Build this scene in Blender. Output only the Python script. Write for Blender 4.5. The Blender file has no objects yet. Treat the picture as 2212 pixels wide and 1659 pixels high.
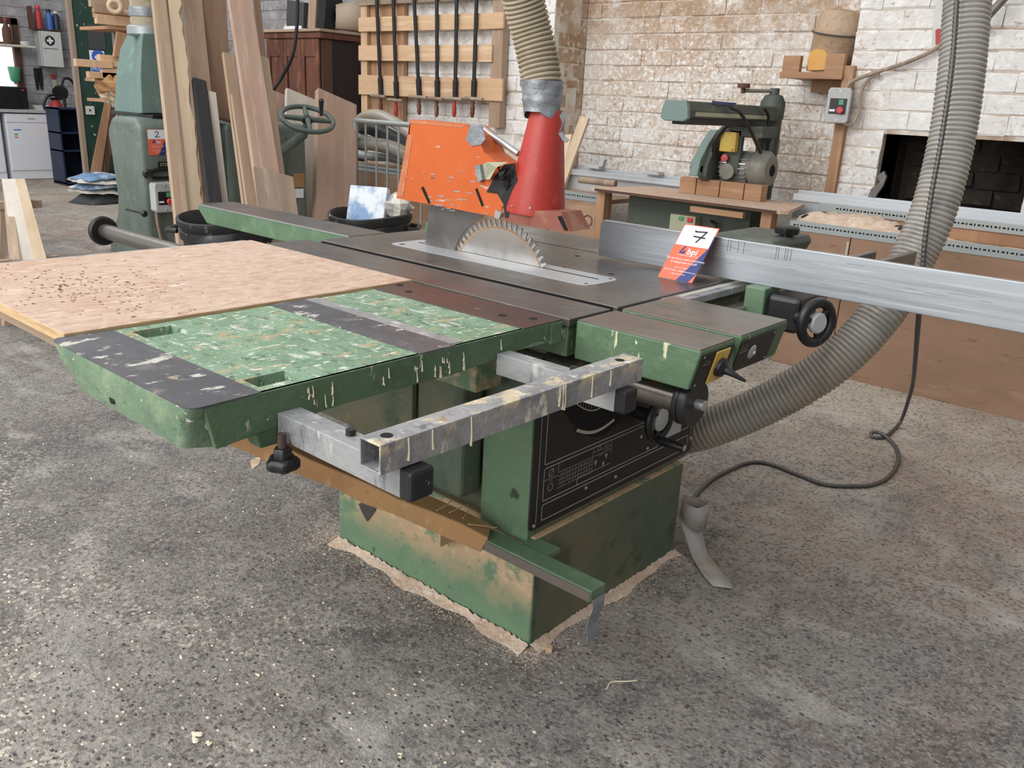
import bpy, math, random
from mathutils import Vector, Matrix
random.seed(7)
R = math.radians
scene = bpy.context.scene
col = scene.collection

# ------------------------------------------------------------------ camera
IW, IH, FPX = 2212.0, 1659.0, 1832.678
CAM = Vector((0, 0, 1.28))
YAW, PIT, ROL = 2.27954142, -0.31909199, 0.0512966
fw = Vector((math.cos(PIT)*math.cos(YAW), math.cos(PIT)*math.sin(YAW), math.sin(PIT)))
rt0 = Vector((math.sin(YAW), -math.cos(YAW), 0)); up0 = rt0.cross(fw)
rt = math.cos(ROL)*rt0 + math.sin(ROL)*up0
up = -math.sin(ROL)*rt0 + math.cos(ROL)*up0
cd = bpy.data.cameras.new('camera'); cd.sensor_width = 36; cd.lens = FPX/IW*36; cd.clip_start = .05; cd.clip_end = 200
cam = bpy.data.objects.new('camera', cd); col.objects.link(cam)
cam.matrix_world = Matrix(((rt.x, up.x, -fw.x, CAM.x), (rt.y, up.y, -fw.y, CAM.y), (rt.z, up.z, -fw.z, CAM.z), (0, 0, 0, 1)))
scene.camera = cam

# ------------------------------------------------------------------ light
w = bpy.data.worlds.new('world'); scene.world = w; w.use_nodes = True
bg = w.node_tree.nodes['Background']; bg.inputs[0].default_value = (.97, .985, 1, 1); bg.inputs[1].default_value = .62
def area(name, loc, target, sx, sy, e, c=(1, .98, .95)):
    l = bpy.data.lights.new(name, 'AREA'); l.shape = 'RECTANGLE'; l.size = sx; l.size_y = sy; l.energy = e; l.color = c
    o = bpy.data.objects.new(name, l); col.objects.link(o); o.location = loc
    o.rotation_euler = (Vector(target)-Vector(loc)).to_track_quat('-Z', 'Y').to_euler()
area('rooflight', (-3.2, -2.6, 5.2), (-2.6, 2.2, .4), 7, 3, 270)
area('side_fill', (-1.8, -4.3, 2.1), (-1.8, 1.5, .7), 5, 2.2, 130)  # added fill to brighten the near upright faces; no window is seen there
area('rooflight_far', (-8.5, 1.5, 5.2), (-8.5, 4.2, .8), 5, 3, 90)
vs = scene.view_settings; vs.view_transform = 'Standard'; vs.look = 'None'; vs.gamma = 1; vs.use_curve_mapping = False; vs.exposure = 0.38

# ------------------------------------------------------------------ helpers
def ray(x, y):
    return rt*((x-IW/2)/FPX) - up*((y-IH/2)/FPX) + fw
def PZ(x, y, z): d = ray(x, y); return CAM + d*((z-CAM.z)/d.z)
def PY(x, y, Y): d = ray(x, y); return CAM + d*(Y/d.y)
def PX(x, y, X): d = ray(x, y); return CAM + d*(X/d.x)
def PD(x, y, D): return CAM + ray(x, y)*D

DESAT = .17
def lin(c):
    if isinstance(c, str):
        c = c.lstrip('#'); c = [int(c[i:i+2], 16)/255 for i in (0, 2, 4)]
        c = [v/12.92 if v <= .04045 else ((v+.055)/1.055)**2.4 for v in c]
    l = .3*c[0]+.6*c[1]+.1*c[2]
    return tuple(v+(l-v)*DESAT for v in c)+(1,)

MATS = {}
def mat(name, base, rough=.6, metal=0, layers=(), bump=None, coord='pos', rvar=0, spec=.5, emit=None, clear=0):
    """layers: (colour, scale, lo, hi, stretch, amount[, kind]) mixed over the base in turn"""
    m = bpy.data.materials.new(name); m.use_nodes = True; nt = m.node_tree; N = nt.nodes; L = nt.links
    b = N['Principled BSDF']; b.inputs['Roughness'].default_value = rough; b.inputs['Metallic'].default_value = metal
    b.inputs['Specular IOR Level'].default_value = spec
    if clear: b.inputs['Coat Weight'].default_value = clear
    if emit: b.inputs['Emission Color'].default_value = lin(emit[0]); b.inputs['Emission Strength'].default_value = emit[1]
    if coord == 'pos': src = N.new('ShaderNodeNewGeometry').outputs['Position']
    else:
        tc = N.new('ShaderNodeTexCoord').outputs['Object']; oi = N.new('ShaderNodeObjectInfo').outputs['Random']
        mu = N.new('ShaderNodeMath'); mu.operation = 'MULTIPLY'; mu.inputs[1].default_value = 37; L.new(oi, mu.inputs[0])
        va = N.new('ShaderNodeVectorMath'); va.operation = 'ADD'; L.new(tc, va.inputs[0]); L.new(mu.outputs[0], va.inputs[1]); src = va.outputs[0]
    def tex(scale, stretch, kind, off=0, detail=5):
        mp = N.new('ShaderNodeMapping'); mp.inputs['Scale'].default_value = stretch or (1, 1, 1); mp.inputs['Location'].default_value = (off, off*1.7, off*.6); L.new(src, mp.inputs[0])
        if kind == 'voronoi' or kind == 'cell':
            t = N.new('ShaderNodeTexVoronoi'); t.inputs['Scale'].default_value = scale; L.new(mp.outputs[0], t.inputs['Vector'])
            return t.outputs['Distance'] if kind == 'voronoi' else t.outputs['Color']
        t = N.new('ShaderNodeTexNoise'); t.inputs['Scale'].default_value = scale; t.inputs['Detail'].default_value = detail; t.inputs['Roughness'].default_value = .62
        L.new(mp.outputs[0], t.inputs['Vector']); return t.outputs['Fac']
    cur = None
    for i, ly in enumerate(layers):
        c, sc, lo, hi, st, am = ly[:6]; kind = ly[6] if len(ly) > 6 else 'noise'
        f = tex(sc, st, kind, 3.1*i+len(name)*.37)
        mr = N.new('ShaderNodeMapRange'); mr.inputs[1].default_value = lo; mr.inputs[2].default_value = hi; mr.inputs[4].default_value = am; L.new(f, mr.inputs[0])
        fac = mr.outputs[0]
        if len(ly) > 7 and ly[7]:                      # patchiness: a second large noise gates the layer
            psc, plo, phi = ly[7]
            g = tex(psc, None, 'noise', 9.3*i+1.3, 2)
            m2 = N.new('ShaderNodeMapRange'); m2.inputs[1].default_value = plo; m2.inputs[2].default_value = phi; L.new(g, m2.inputs[0])
            mm = N.new('ShaderNodeMath'); mm.operation = 'MULTIPLY'; L.new(fac, mm.inputs[0]); L.new(m2.outputs[0], mm.inputs[1]); fac = mm.outputs[0]
        if len(ly) > 8 and ly[8]:                      # where the dirt has settled: gate along one axis of the place
            axn, glo, ghi = ly[8]; sx = N.new('ShaderNodeSeparateXYZ'); L.new(src, sx.inputs[0]); g2 = tex(7, None, 'noise', 4.4*i, 3)
            ad = N.new('ShaderNodeMath'); ad.operation = 'MULTIPLY_ADD'; ad.inputs[1].default_value = (ghi-glo)*1.6; L.new(g2, ad.inputs[0]); L.new(sx.outputs['xyz'.index(axn)], ad.inputs[2])
            m3 = N.new('ShaderNodeMapRange'); m3.inputs[1].default_value = glo+(ghi-glo)*.8; m3.inputs[2].default_value = ghi+(ghi-glo)*.8; L.new(ad.outputs[0], m3.inputs[0])
            mm = N.new('ShaderNodeMath'); mm.operation = 'MULTIPLY'; L.new(fac, mm.inputs[0]); L.new(m3.outputs[0], mm.inputs[1]); fac = mm.outputs[0]
        mx = N.new('ShaderNodeMix'); mx.data_type = 'RGBA'; L.new(fac, mx.inputs[0])
        if cur is None: mx.inputs[6].default_value = lin(base)
        else: L.new(cur, mx.inputs[6])
        mx.inputs[7].default_value = lin(c); cur = mx.outputs[2]
    if cur is None: b.inputs['Base Color'].default_value = lin(base)
    else: L.new(cur, b.inputs['Base Color'])
    if rvar:
        f = tex(9, None, 'noise', 5); mr = N.new('ShaderNodeMapRange'); mr.inputs[1].default_value = .3; mr.inputs[2].default_value = .7
        mr.inputs[3].default_value = max(0, rough-rvar); mr.inputs[4].default_value = min(1, rough+rvar); L.new(f, mr.inputs[0]); L.new(mr.outputs[0], b.inputs['Roughness'])
    if bump:
        f = tex(bump[0], bump[2] if len(bump) > 2 else None, bump[3] if len(bump) > 3 else 'noise', 2); bp = N.new('ShaderNodeBump'); bp.inputs['Strength'].default_value = bump[1]; bp.inputs['Distance'].default_value = .01
        L.new(f, bp.inputs['Height']); L.new(bp.outputs[0], b.inputs['Normal'])
    MATS[name] = m
    return m

OFF = {}
class G:
    def __init__(s, M=None): s.v = []; s.f = []; s.M = M
    def add(s, vs, fs):
        n = len(s.v)
        s.v += [(s.M @ Vector(p)) if s.M else Vector(p) for p in vs]; s.f += [tuple(i+n for i in f) for f in fs]; return s
    def box(s, x0, x1, y0, y1, z0, z1):
        return s.add([(x0, y0, z0), (x1, y0, z0), (x1, y1, z0), (x0, y1, z0), (x0, y0, z1), (x1, y0, z1), (x1, y1, z1), (x0, y1, z1)],
                     [(3, 2, 1, 0), (4, 5, 6, 7), (0, 1, 5, 4), (1, 2, 6, 5), (2, 3, 7, 6), (3, 0, 4, 7)])
    def hexa(s, p):     # 8 points, bottom ring then top ring
        return s.add(p, [(3, 2, 1, 0), (4, 5, 6, 7), (0, 1, 5, 4), (1, 2, 6, 5), (2, 3, 7, 6), (3, 0, 4, 7)])
    def prism(s, poly, axis, a, b):   # polygon in the other two axes (cyclic order), extruded a..b
        def pt(u, v, t): return {'x': (t, u, v), 'y': (u, t, v), 'z': (u, v, t)}[axis]
        n = len(poly); vs = [pt(u, v, a) for u, v in poly] + [pt(u, v, b) for u, v in poly]
        return s.add(vs, [tuple(range(n))[::-1], tuple(range(n, 2*n))] + [(i, (i+1) % n, n+(i+1) % n, n+i) for i in range(n)])
    def slab(s, pts, nrm, t):     # 3-D polygon with thickness t along nrm
        n = len(pts); d = Vector(nrm).normalized()*t
        return s.add([Vector(p) for p in pts] + [Vector(p)+d for p in pts], [tuple(range(n))[::-1], tuple(range(n, 2*n))] + [(i, (i+1) % n, n+(i+1) % n, n+i) for i in range(n)])
    def cyl(s, p0, p1, r0, r1=None, n=20): return s.tube([p0, p1], [r0, r0 if r1 is None else r1], n)
    def tube(s, pts, r, n=10, caps=True, closed=False):
        pts = [Vector(p) for p in pts]; k = len(pts)
        rs = r if isinstance(r, (list, tuple)) else [r]*k
        vs = []; prev = None
        for i, p in enumerate(pts):
            if closed: t = pts[(i+1) % k]-pts[i-1]
            else: t = pts[min(i+1, k-1)]-pts[max(i-1, 0)]
            t.normalize()
            if prev is None: a = t.orthogonal().normalized()
            else: a = (prev - t*prev.dot(t)).normalized()
            prev = a; b = t.cross(a)
            vs += [p + (a*math.cos(2*math.pi*j/n) + b*math.sin(2*math.pi*j/n))*rs[i] for j in range(n)]
        fs = [(i*n+j, i*n+(j+1) % n, (i+1)*n+(j+1) % n, (i+1)*n+j) for i in range(k-1) for j in range(n)]
        if closed: fs += [((k-1)*n+j, (k-1)*n+(j+1) % n, (j+1) % n, j) for j in range(n)]
        elif caps: fs += [tuple(range(n))[::-1], tuple(range((k-1)*n, k*n))]
        return s.add(vs, fs)
    def lathe(s, o, ax, prof, n=24, lobes=0, amp=0):   # prof: (radius, height along axis)
        o = Vector(o); ax = Vector(ax).normalized(); a = ax.orthogonal().normalized(); b = ax.cross(a); vs = []
        for r, h in prof:
            for j in range(n):
                t = 2*math.pi*j/n; q = r*(1+amp*math.cos(lobes*t)) if lobes else r
                vs.append(o + ax*h + (a*math.cos(t)+b*math.sin(t))*q)
        k = len(prof)
        return s.add(vs, [(i*n+j, i*n+(j+1) % n, (i+1)*n+(j+1) % n, (i+1)*n+j) for i in range(k-1) for j in range(n)] + [tuple(range(n))[::-1], tuple(range((k-1)*n, k*n))])
    def ring(s, o, ax, Rr, r, n=32, m=10):
        o = Vector(o); ax = Vector(ax).normalized(); a = ax.orthogonal().normalized(); b = ax.cross(a)
        return s.tube([o + (a*math.cos(2*math.pi*j/n)+b*math.sin(2*math.pi*j/n))*Rr for j in range(n)], r, m, closed=True)
    def build(s, name, m, parent=None, bevel=0, smooth=0, loc=None, kind=None, M=None, label=None):
        me = bpy.data.meshes.new(name)
        if parent is not None: off = OFF.get(parent.name, Vector())
        elif M is not None: off = Vector()
        elif loc is not None: off = Vector(loc)
        else:
            xs = [p.x for p in s.v]; ys = [p.y for p in s.v]; off = Vector(((min(xs)+max(xs))/2, (min(ys)+max(ys))/2, min(p.z for p in s.v)))
        me.from_pydata([p-off for p in s.v], [], s.f); me.validate()
        import bmesh
        bm = bmesh.new(); bm.from_mesh(me); bmesh.ops.recalc_face_normals(bm, faces=bm.faces); bm.to_mesh(me); bm.free()
        me.materials.append(MATS[m] if isinstance(m, str) else m)
        if smooth:
            me.polygons.foreach_set('use_smooth', [True]*len(me.polygons)); me.set_sharp_from_angle(angle=R(smooth))
        o = bpy.data.objects.new(name, me); col.objects.link(o)
        if parent is not None: o.parent = parent
        elif M is not None: o.matrix_world = M
        else: o.location = off
        OFF[o.name] = off
        if bevel:
            b = o.modifiers.new('bevel', 'BEVEL'); b.width = bevel; b.segments = 2; b.limit_method = 'ANGLE'; b.angle_limit = R(40)
        if kind: o['kind'] = kind
        if label: o['label'] = label
        return o
def thing(name, loc, label, cat, group=None):
    o = bpy.data.objects.new(name, None); col.objects.link(o); o.location = loc; OFF[o.name] = Vector(loc); o.empty_display_size = .1
    o['label'] = label; o['category'] = cat
    if group: o['group'] = group
    return o
def tag(o, label, cat, group=None, kind=None):
    o['label'] = label; o['category'] = cat
    if group: o['group'] = group
    if kind: o['kind'] = kind
    return o
def text(s, size, o, ux, uy, name, m, parent, thick=.0006, align='LEFT', extrude=0, bold=0):
    """flat lettering on a surface: o origin, ux reading direction, uy up"""
    c = bpy.data.curves.new('t', 'FONT'); c.body = s; c.size = size; c.align_x = align; c.resolution_u = 2; c.offset = bold
    ob = bpy.data.objects.new('t', c); col.objects.link(ob)
    bpy.context.view_layer.update()
    me = ob.evaluated_get(bpy.context.evaluated_depsgraph_get()).to_mesh()
    vs = [(v.co.x, v.co.y) for v in me.vertices]; fs = [tuple(p.vertices) for p in me.polygons]
    ob.to_mesh_clear(); bpy.data.objects.remove(ob); bpy.data.curves.remove(c)
    o = Vector(o); ux = Vector(ux).normalized(); uy = Vector(uy).normalized(); n = ux.cross(uy)*thick
    g = G(); g.add([o + ux*a + uy*b + n for a, b in vs], fs)
    if parent is None: return g
    return g.build(name, m, parent)
def jig(a): return random.uniform(-a, a)
def spline(pts, n=8):
    P = [Vector(p) for p in pts]; P = [P[0]*2-P[1]] + P + [P[-1]*2-P[-2]]; out = []
    for i in range(1, len(P)-2):
        a, b, c, d = P[i-1:i+3]
        for k in range(n):
            t = k/n; out.append(.5*((2*b)+(c-a)*t+(2*a-5*b+4*c-d)*t*t+(3*b-a-3*c+d)*t**3))
    out.append(P[-2]); return out

# ------------------------------------------------------------------ materials
mat('floor', '#807b77', .85, layers=[('#5c5856', 1.3, .46, .60, None, .85), ('#a89e92', .55, .50, .68, None, .8), ('#aaa49e', 3.5, .52, .68, (1, 1.9, 1), .75), ('#545050', 5, .54, .66, (1.6, 1, 1), .7),
    ('#cdbfab', .8, .30, .55, None, .85, 'noise', None, ('y', 2.5, 3.9)), ('#9c7c66', 1.6, .48, .64, None, .5, 'noise', None, ('y', 1.4, 2.4)), ('#bdb7af', .9, .40, .60, None, .7, 'noise', None, ('y', 1.0, .2)),
    ('#a8a29c', 40, .54, .66, None, .45), ('#4a4543', 52, .57, .66, None, .6), ('#4a4543', 130, .32, .24, None, .6, 'cell'), ('#a8a19a', 150, .64, .72, None, .4, 'cell'), ('#e2d9c4', 110, .70, .76, None, .85, 'cell', (2.4, .44, .58), ('y', 1.3, .5)),
    ('#6d5348', 95, .75, .79, None, .6, 'cell', (3, .48, .58)), ('#c9c2ba', 160, .61, .68, None, .4), ('#2f2b2b', 62, .13, .07, None, .85, 'voronoi', (4, .48, .58)), ('#cfcac3', 1.9, .58, .76, (1, 2.6, 1), .5)], bump=(95, .8))
mat('brick_white', '#e2e0dd', .9, layers=[('#c2ab95', 1.1, .54, .70, None, .6), ('#c4a78d', 24, .55, .62, None, .7, 'noise', (1.1, .44, .62)), ('#a87b58', 42, .59, .66, None, .75, 'noise', (1.5, .46, .64)), ('#96633f', 9, .65, .71, (1, 1, 2.5), .65), ('#f4f3f0', 18, .52, .62, None, .6), ('#8f8a83', 36, .67, .72, None, .6)], bump=(30, .8))
mat('brick_alcove', '#dedbd6', .9, layers=[('#bb9c7e', 1.3, .47, .62, None, .65), ('#c09c7a', 26, .50, .58, None, .8, 'noise', (1.0, .38, .58)), ('#f0eeea', 34, .53, .60, None, .85), ('#a67b57', 44, .56, .63, None, .8, 'noise', (1.4, .40, .58)), ('#a8855f', 5, .36, .50, None, .85, 'noise', None, ('z', 1.62, 1.95)), ('#96633f', 9, .65, .71, (1, 1, 2.5), .65), ('#e9e6e2', 60, .60, .66, None, .7)], bump=(30, .8))
mat('brick_dusty', '#b5997b', .92, layers=[('#9a7a58', 3, .42, .62, None, .8), ('#ddd3c5', 16, .53, .63, None, .75), ('#8a6848', 22, .58, .70, None, .6)], bump=(30, .8))
mat('brick_grey', '#98959a', .9, layers=[('#7b7775', 2, .45, .65, None, .8), ('#b5b3b1', 8, .5, .66, None, .6), ('#5f5a56', 20, .60, .70, None, .7)], bump=(20, .4))
mat('brick_soot', '#3a332c', .95, layers=[('#16120f', 3, .42, .62, None, .9), ('#6b5e4c', 12, .58, .72, None, .6)], bump=(30, .5))
mat('mortar', '#c9bcac', .95, layers=[('#a5805e', 3, .50, .64, None, .8), ('#d9d4cc', 8, .48, .62, None, .8)], bump=(40, .5))
mat('mortar_grey', '#93908f', .95, layers=[('#7b7775', 2, .45, .65, None, .8), ('#b0aeac', 8, .5, .66, None, .6)])
mat('green', '#597a59', .5, layers=[('#4b6a4d', 5, .45, .65, None, .7), ('#6b8b6d', 16, .56, .68, None, .6), ('#1e2a22', 20, .66, .72, None, .8), ('#7d5a3a', 12, .66, .74, None, .7)], bump=(40, .12), rvar=.12)
mat('green_dusty', '#678b68', .7, layers=[('#587b5b', 6, .48, .64, None, .6), ('#c4a27a', 9, .40, .49, None, .92, 'noise', None, ('z', .06, .16)), ('#d6b78c', 40, .52, .64, None, .7, 'noise', None, ('z', .1, .2)), ('#26382b', 22, .64, .71, None, .7)], bump=(40, .25))
mat('green_body', '#4d6250', .7, layers=[('#84704f', 2.6, .40, .70, None, .7), ('#2c4433', 9, .56, .68, None, .6), ('#93784f', 24, .62, .72, None, .5)], bump=(40, .15))
mat('green_splat', '#6c8f70', .6, layers=[('#84a688', 11, .46, .62, None, .7), ('#47644a', 19, .56, .66, (1, 2.4, 1), .8), ('#b09a6e', 15, .575, .655, (2.2, 1, 1), .8), ('#d9d6c4', 26, .59, .65, (3, 1, 1), .9), ('#cdd3ca', 14, .60, .66, (1, 3, 1), .7), ('#eae8df', 60, .63, .67, (1, 3, 1), .9), ('#2a352e', 46, .63, .69, None, .8)], bump=(60, .3))
mat('green_drip', '#50714f', .5, layers=[('#425f43', 6, .45, .62, None, .7), ('#678462', 18, .56, .66, None, .5), ('#d5cfa9', 34, .655, .69, (1, 1, .22), .9), ('#ebe9e2', 40, .665, .70, None, .95), ('#6a4a30', 22, .66, .72, (1, 1, .5), .7)], bump=(50, .3))
mat('green_pale', '#728f6e', .6, layers=[('#5a7a60', 7, .45, .62, None, .8), ('#8da27a', 14, .54, .66, None, .7), ('#d9cfa5', 26, .64, .69, (1, 1, .4), .85), ('#2d3a2c', 24, .63, .70, None, .8), ('#eceae2', 38, .66, .70, None, .9)], bump=(50, .35))  # pale end paint, partly lightened in colour for light falling on that side
mat('steel_dark', '#716d6a', .33, .5, layers=[('#595553', 3, .42, .62, None, .7), ('#868280', 14, .52, .68, (1, 8, 1), .5), ('#544a45', 8, .62, .72, None, .6)], rvar=.09)
mat('steel_splat', '#5f5f65', .42, .3, layers=[('#4b4b52', 5, .45, .62, None, .7), ('#d7d4ca', 14, .60, .65, (2, 1, 1), .9), ('#8c8880', 17, .58, .68, None, .5), ('#c4b48e', 20, .64, .68, None, .8)], bump=(50, .2))
mat('steel_rust', '#4f403b', .4, .3, layers=[('#5c463f', 4, .42, .62, None, .7), ('#362a29', 14, .55, .68, None, .6), ('#8a7a70', 34, .64, .70, None, .6)])
mat('steel_brown', '#766d66', .4, .35, layers=[('#735f57', 4, .45, .62, None, .8), ('#4a6150', 7, .55, .64, (1, 2, 1), .8), ('#857a70', 12, .58, .7, (1, 3, 1), .5)])
mat('galv', '#a4a6a8', .42, .35, layers=[('#85888c', 12, .45, .6, (1, 1, 2), .7), ('#cfd0d0', 18, .58, .67, (1, 1, .4), .8), ('#4c4f55', 18, .59, .66, (1.4, 1.4, .25), .8), ('#e4dfcf', 26, .64, .68, (1, 1, .35), .9)], bump=(60, .25))
mat('galv_glue', '#a3a5a7', .45, .3, layers=[('#7d8085', 12, .45, .6, None, .7), ('#d9c8a4', 15, .51, .58, (1.6, 1, 1), .95, 'noise', None, ('z', .845, .862)), ('#f0ead8', 26, .58, .64, (1, 1, .5), .85), ('#a5793f', 18, .60, .67, None, .7, 'noise', None, ('z', .845, .862)), ('#43464d', 22, .60, .68, (1.4, 1.4, .3), .7)], bump=(40, .5))
mat('alu', '#a6adb5', .34, .7, layers=[('#8b9298', 20, .48, .66, (.15, 1, 4), .6), ('#d5dade', 30, .56, .7, (.1, 1, 5), .5), ('#6a6f74', 14, .66, .72, (.2, 1, 2), .5)])
mat('alu_plain', '#c6ccd2', .42, .6, rvar=.05)
mat('bright_steel', '#c9c5bf', .25, .9, layers=[('#8f8a84', 9, .45, .65, None, .5), ('#6b5a48', 22, .62, .72, None, .5)])
mat('chrome_tube', '#7d7872', .28, .8, layers=[('#4f443c', 6, .5, .66, (.4, 1, 1), .7), ('#a8623a', 9, .63, .69, None, .7), ('#dedbd2', 22, .67, .71, None, .8)])
mat('black', '#17171a', .42, layers=[('#2a2a2d', 20, .5, .7, None, .5), ('#4b4842', 30, .64, .72, None, .4)])
mat('rubber', '#1d1e21', .55, layers=[('#d8d6cf', 24, .67, .70, None, .8)])
mat('panel_black', '#1b1a1a', .55, layers=[('#2c2723', 5, .45, .65, None, .7), ('#4a3f31', 22, .62, .72, None, .6)])
mat('print_white', '#b9b5a6', .7)
mat('print_dim', '#8b8878', .7)
mat('yellow', '#d9b422', .5, layers=[('#4a3c18', 20, .62, .70, None, .7)])
DESAT = 0
mat('orange', '#c25c22', .5, layers=[('#b4501b', 4, .45, .65, None, .6), ('#cc6a2c', 9, .55, .7, None, .5), ('#b9b0a5', 16, .655, .69, (.7, 1, 3), .85), ('#a8603a', 40, .66, .72, None, .6)])
mat('orange_dust', '#b8724c', .75, layers=[('#a5633f', 20, .5, .64, None, .6), ('#caa078', 30, .58, .68, None, .5)])
mat('red', '#a8362e', .42, layers=[('#a52c25', 5, .45, .65, None, .5), ('#c8614f', 22, .60, .72, None, .45), ('#e5ded5', 26, .70, .73, None, .8)], rvar=.1)
DESAT = .17
mat('red_dust', '#8d4a3a', .7, layers=[('#a67a58', 9, .48, .62, None, .7)])
mat('tape', '#8f959c', .42, .35, layers=[('#6f757d', 14, .45, .62, None, .7), ('#b6babd', 24, .56, .68, None, .6)], bump=(26, .7))
mat('tape_dusty', '#a9a7a3', .6, .1, layers=[('#a8927a', 9, .48, .62, None, .7), ('#6d7279', 20, .55, .66, None, .6)], bump=(26, .5))
mat('hose_cream', '#a0937a', .75, layers=[('#8a7a60', 4, .45, .62, None, .7), ('#b5a98e', 14, .54, .66, None, .6)])
mat('hose_grey', '#a29e97', .36, .1, layers=[('#a89478', 2.5, .46, .64, None, .7), ('#6f6d69', 8, .54, .66, None, .5)])
mat('conduit', '#5c5a58', .4, .5)
mat('cardboard', '#b1844c', .85, layers=[('#96693a', 3, .45, .62, None, .7), ('#c9a06a', 20, .60, .70, (1, 3, 1), .5), ('#5a3d1e', 9, .62, .70, None, .6)], bump=(50, .15))
mat('sawdust', '#ddc3ac', .98, layers=[('#c9a58a', 14, .45, .6, None, .7), ('#efe0cd', 50, .55, .66, None, .7)], bump=(70, .7))
mat('ply_top', '#c6aa94', .75, layers=[('#b9947a', 2.6, .46, .62, None, .6), ('#b48c70', 55, .50, .60, (1, .45, 1), .7), ('#dcc2aa', 75, .56, .64, (1, .4, 1), .7), ('#a0765a', 90, .60, .68, (1, .5, 1), .6), ('#eee6de', 9, .70, .73, (1.5, .5, 1), .9)], bump=(50, .15))
mat('ply_edge', '#c9a772', .75, layers=[('#a98652', 120, .48, .6, (.1, .1, 1), .7), ('#b0905e', 10, .5, .66, None, .5)])
mat('hole', '#7a4f30', .95)
mat('hole_dark', '#0c0b0b', .9)
for nm, a, b_, c_ in (('wood_pale', '#cdb492', '#b59a76', '#ddc9ab'), ('wood_tan', '#ad9176', '#95785d', '#c2a88e'), ('wood_brown', '#8f6f57', '#76583f', '#a5866c'), ('wood_pink', '#b0907c', '#98755f', '#c4a691'),
                      ('wood_red', '#a86f58', '#8d5844', '#bd8a72'), ('wood_grey', '#9a8570', '#7f6b58', '#b3a08c'), ('wood_pine', '#d3ab80', '#b98f62', '#e3c49f'), ('wood_dark', '#5b3a24', '#40271a', '#77503a'),
                      ('wood_orange', '#b08258', '#946742', '#c79f74'), ('wood_black', '#26262a', '#1a1a1d', '#3a3a40'), ('wood_white', '#cfc6ba', '#b5a99b', '#e0dace')):
    mat(nm, a, .7, layers=[(b_, 5, .45, .65, (1, 1, .12), .8), (c_, 22, .54, .68, (1, 1, .06), .7), (b_, 60, .60, .70, (1, 1, .08), .6)], coord='obj')
    mat(nm+'_x', a, .7, layers=[(b_, 5, .45, .65, (.12, 1, 1), .8), (c_, 22, .54, .68, (.06, 1, 1), .7), (b_, 60, .60, .70, (.08, 1, 1), .6)], coord='pos')
mat('bench_ply', '#9a765a', .75, layers=[('#84624a', 3, .45, .62, (.4, 1, 1), .7), ('#b0906f', 12, .55, .68, (.2, 1, 1.4), .6), ('#6a4428', 30, .62, .70, (.2, 1, 1), .5), ('#c7a079', 1.2, .56, .7, None, .6)])
mat('mahogany', '#6e3b22', .4, layers=[('#4a2415', 4, .45, .63, (1, 1, .3), .7), ('#94583a', 12, .55, .68, (1, 1, .4), .6), ('#b08a70', 9, .64, .72, (1, 1, .5), .55)], coord='pos')
mat('mahogany_dark', '#2a1a12', .55)
mat('hammerite', '#66736a', .45, .1, layers=[('#4b5c51', 5, .45, .64, (1, 1, .4), .7), ('#7f9184', 18, .56, .68, None, .5), ('#40352c', 12, .64, .72, (1, 1, .6), .7)], bump=(30, .1))
mat('hood_green', '#6a8780', .45, layers=[('#597770', 3, .45, .64, None, .6), ('#85a69b', 8, .6, .72, None, .5)])
mat('wheel_green', '#4f5f5a', .35, .1)
mat('paint_green', '#1b4236', .5, layers=[('#12312a', 4, .45, .64, None, .6), ('#dfe0da', 17, .655, .675, (1, 1, .6), .95), ('#e8e8e2', 40, .675, .69, None, .9)])
mat('white_enamel', '#dfe3ea', .35)
mat('off_white', '#c9c9c4', .5, layers=[('#aeaba2', 9, .5, .68, None, .5)])
mat('grey_box', '#aeb2b2', .5, layers=[('#8f9090', 12, .55, .68, None, .5)])
mat('cream_box', '#a8aa8c', .5)
mat('button_red', '#d1202c', .35)
mat('button_green', '#3c9a70', .4)
mat('blue_dark', '#1c2b4a', .5)
mat('blue', '#2f62b8', .5)
mat('paper_blue', '#6f96c0', .6, layers=[('#d9dfe4', 5, .48, .58, None, .9), ('#47719f', 7, .58, .66, None, .7)], coord='obj')
mat('paper', '#d3cec4', .7, layers=[('#a9aba8', 9, .55, .66, None, .6)], coord='obj')
mat('glass_sky', '#f3f8fb', .3, emit=('#eef5f8', 1.0))
mat('tag_white', '#dfe6f2', .3)
mat('tag_orange', '#e85a26', .3)
mat('tag_navy', '#24357a', .3)
mat('ink', '#1c1a22', .6)
mat('plastic_black', '#1e1f21', .5, layers=[('#3a3a3a', 5, .5, .66, None, .5), ('#e5e0cf', 18, .685, .71, (1, 1, .5), .9), ('#7a756c', 14, .62, .70, None, .5)])
mat('hose_black', '#2b2d2f', .45, layers=[('#4c4b48', 8, .52, .66, None, .6)])
mat('galv_plain', '#a0a9a9', .42, .4)
mat('bucket', '#c08a3a', .6, layers=[('#b79a7c', 5, .32, .44, None, .97), ('#a3835f', 22, .5, .62, None, .7)], bump=(26, .6))
mat('bucket_in', '#d79a14', .45)
mat('felt_grey', '#3f4246', .7)
mat('roll', '#b7a48b', .7)
mat('motor_grey', '#8a877c', .5, .2, layers=[('#6d6a60', 10, .5, .66, None, .6)])
mat('ras_green', '#49544a', .55, layers=[('#5d6858', 6, .5, .66, None, .6), ('#8f7f5e', 14, .60, .7, None, .5)])
mat('ras_light', '#6f8681', .45)
mat('pebble_dark', '#4a4441', .7, layers=[('#2b2828', 3, .45, .6, None, .8), ('#6a4a3e', 5, .55, .65, None, .7)])
mat('chip_cream', '#e3d8b8', .85)
mat('red_box', '#b51f1f', .5)
mat('silver', '#b6b8ba', .35, .7)

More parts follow.
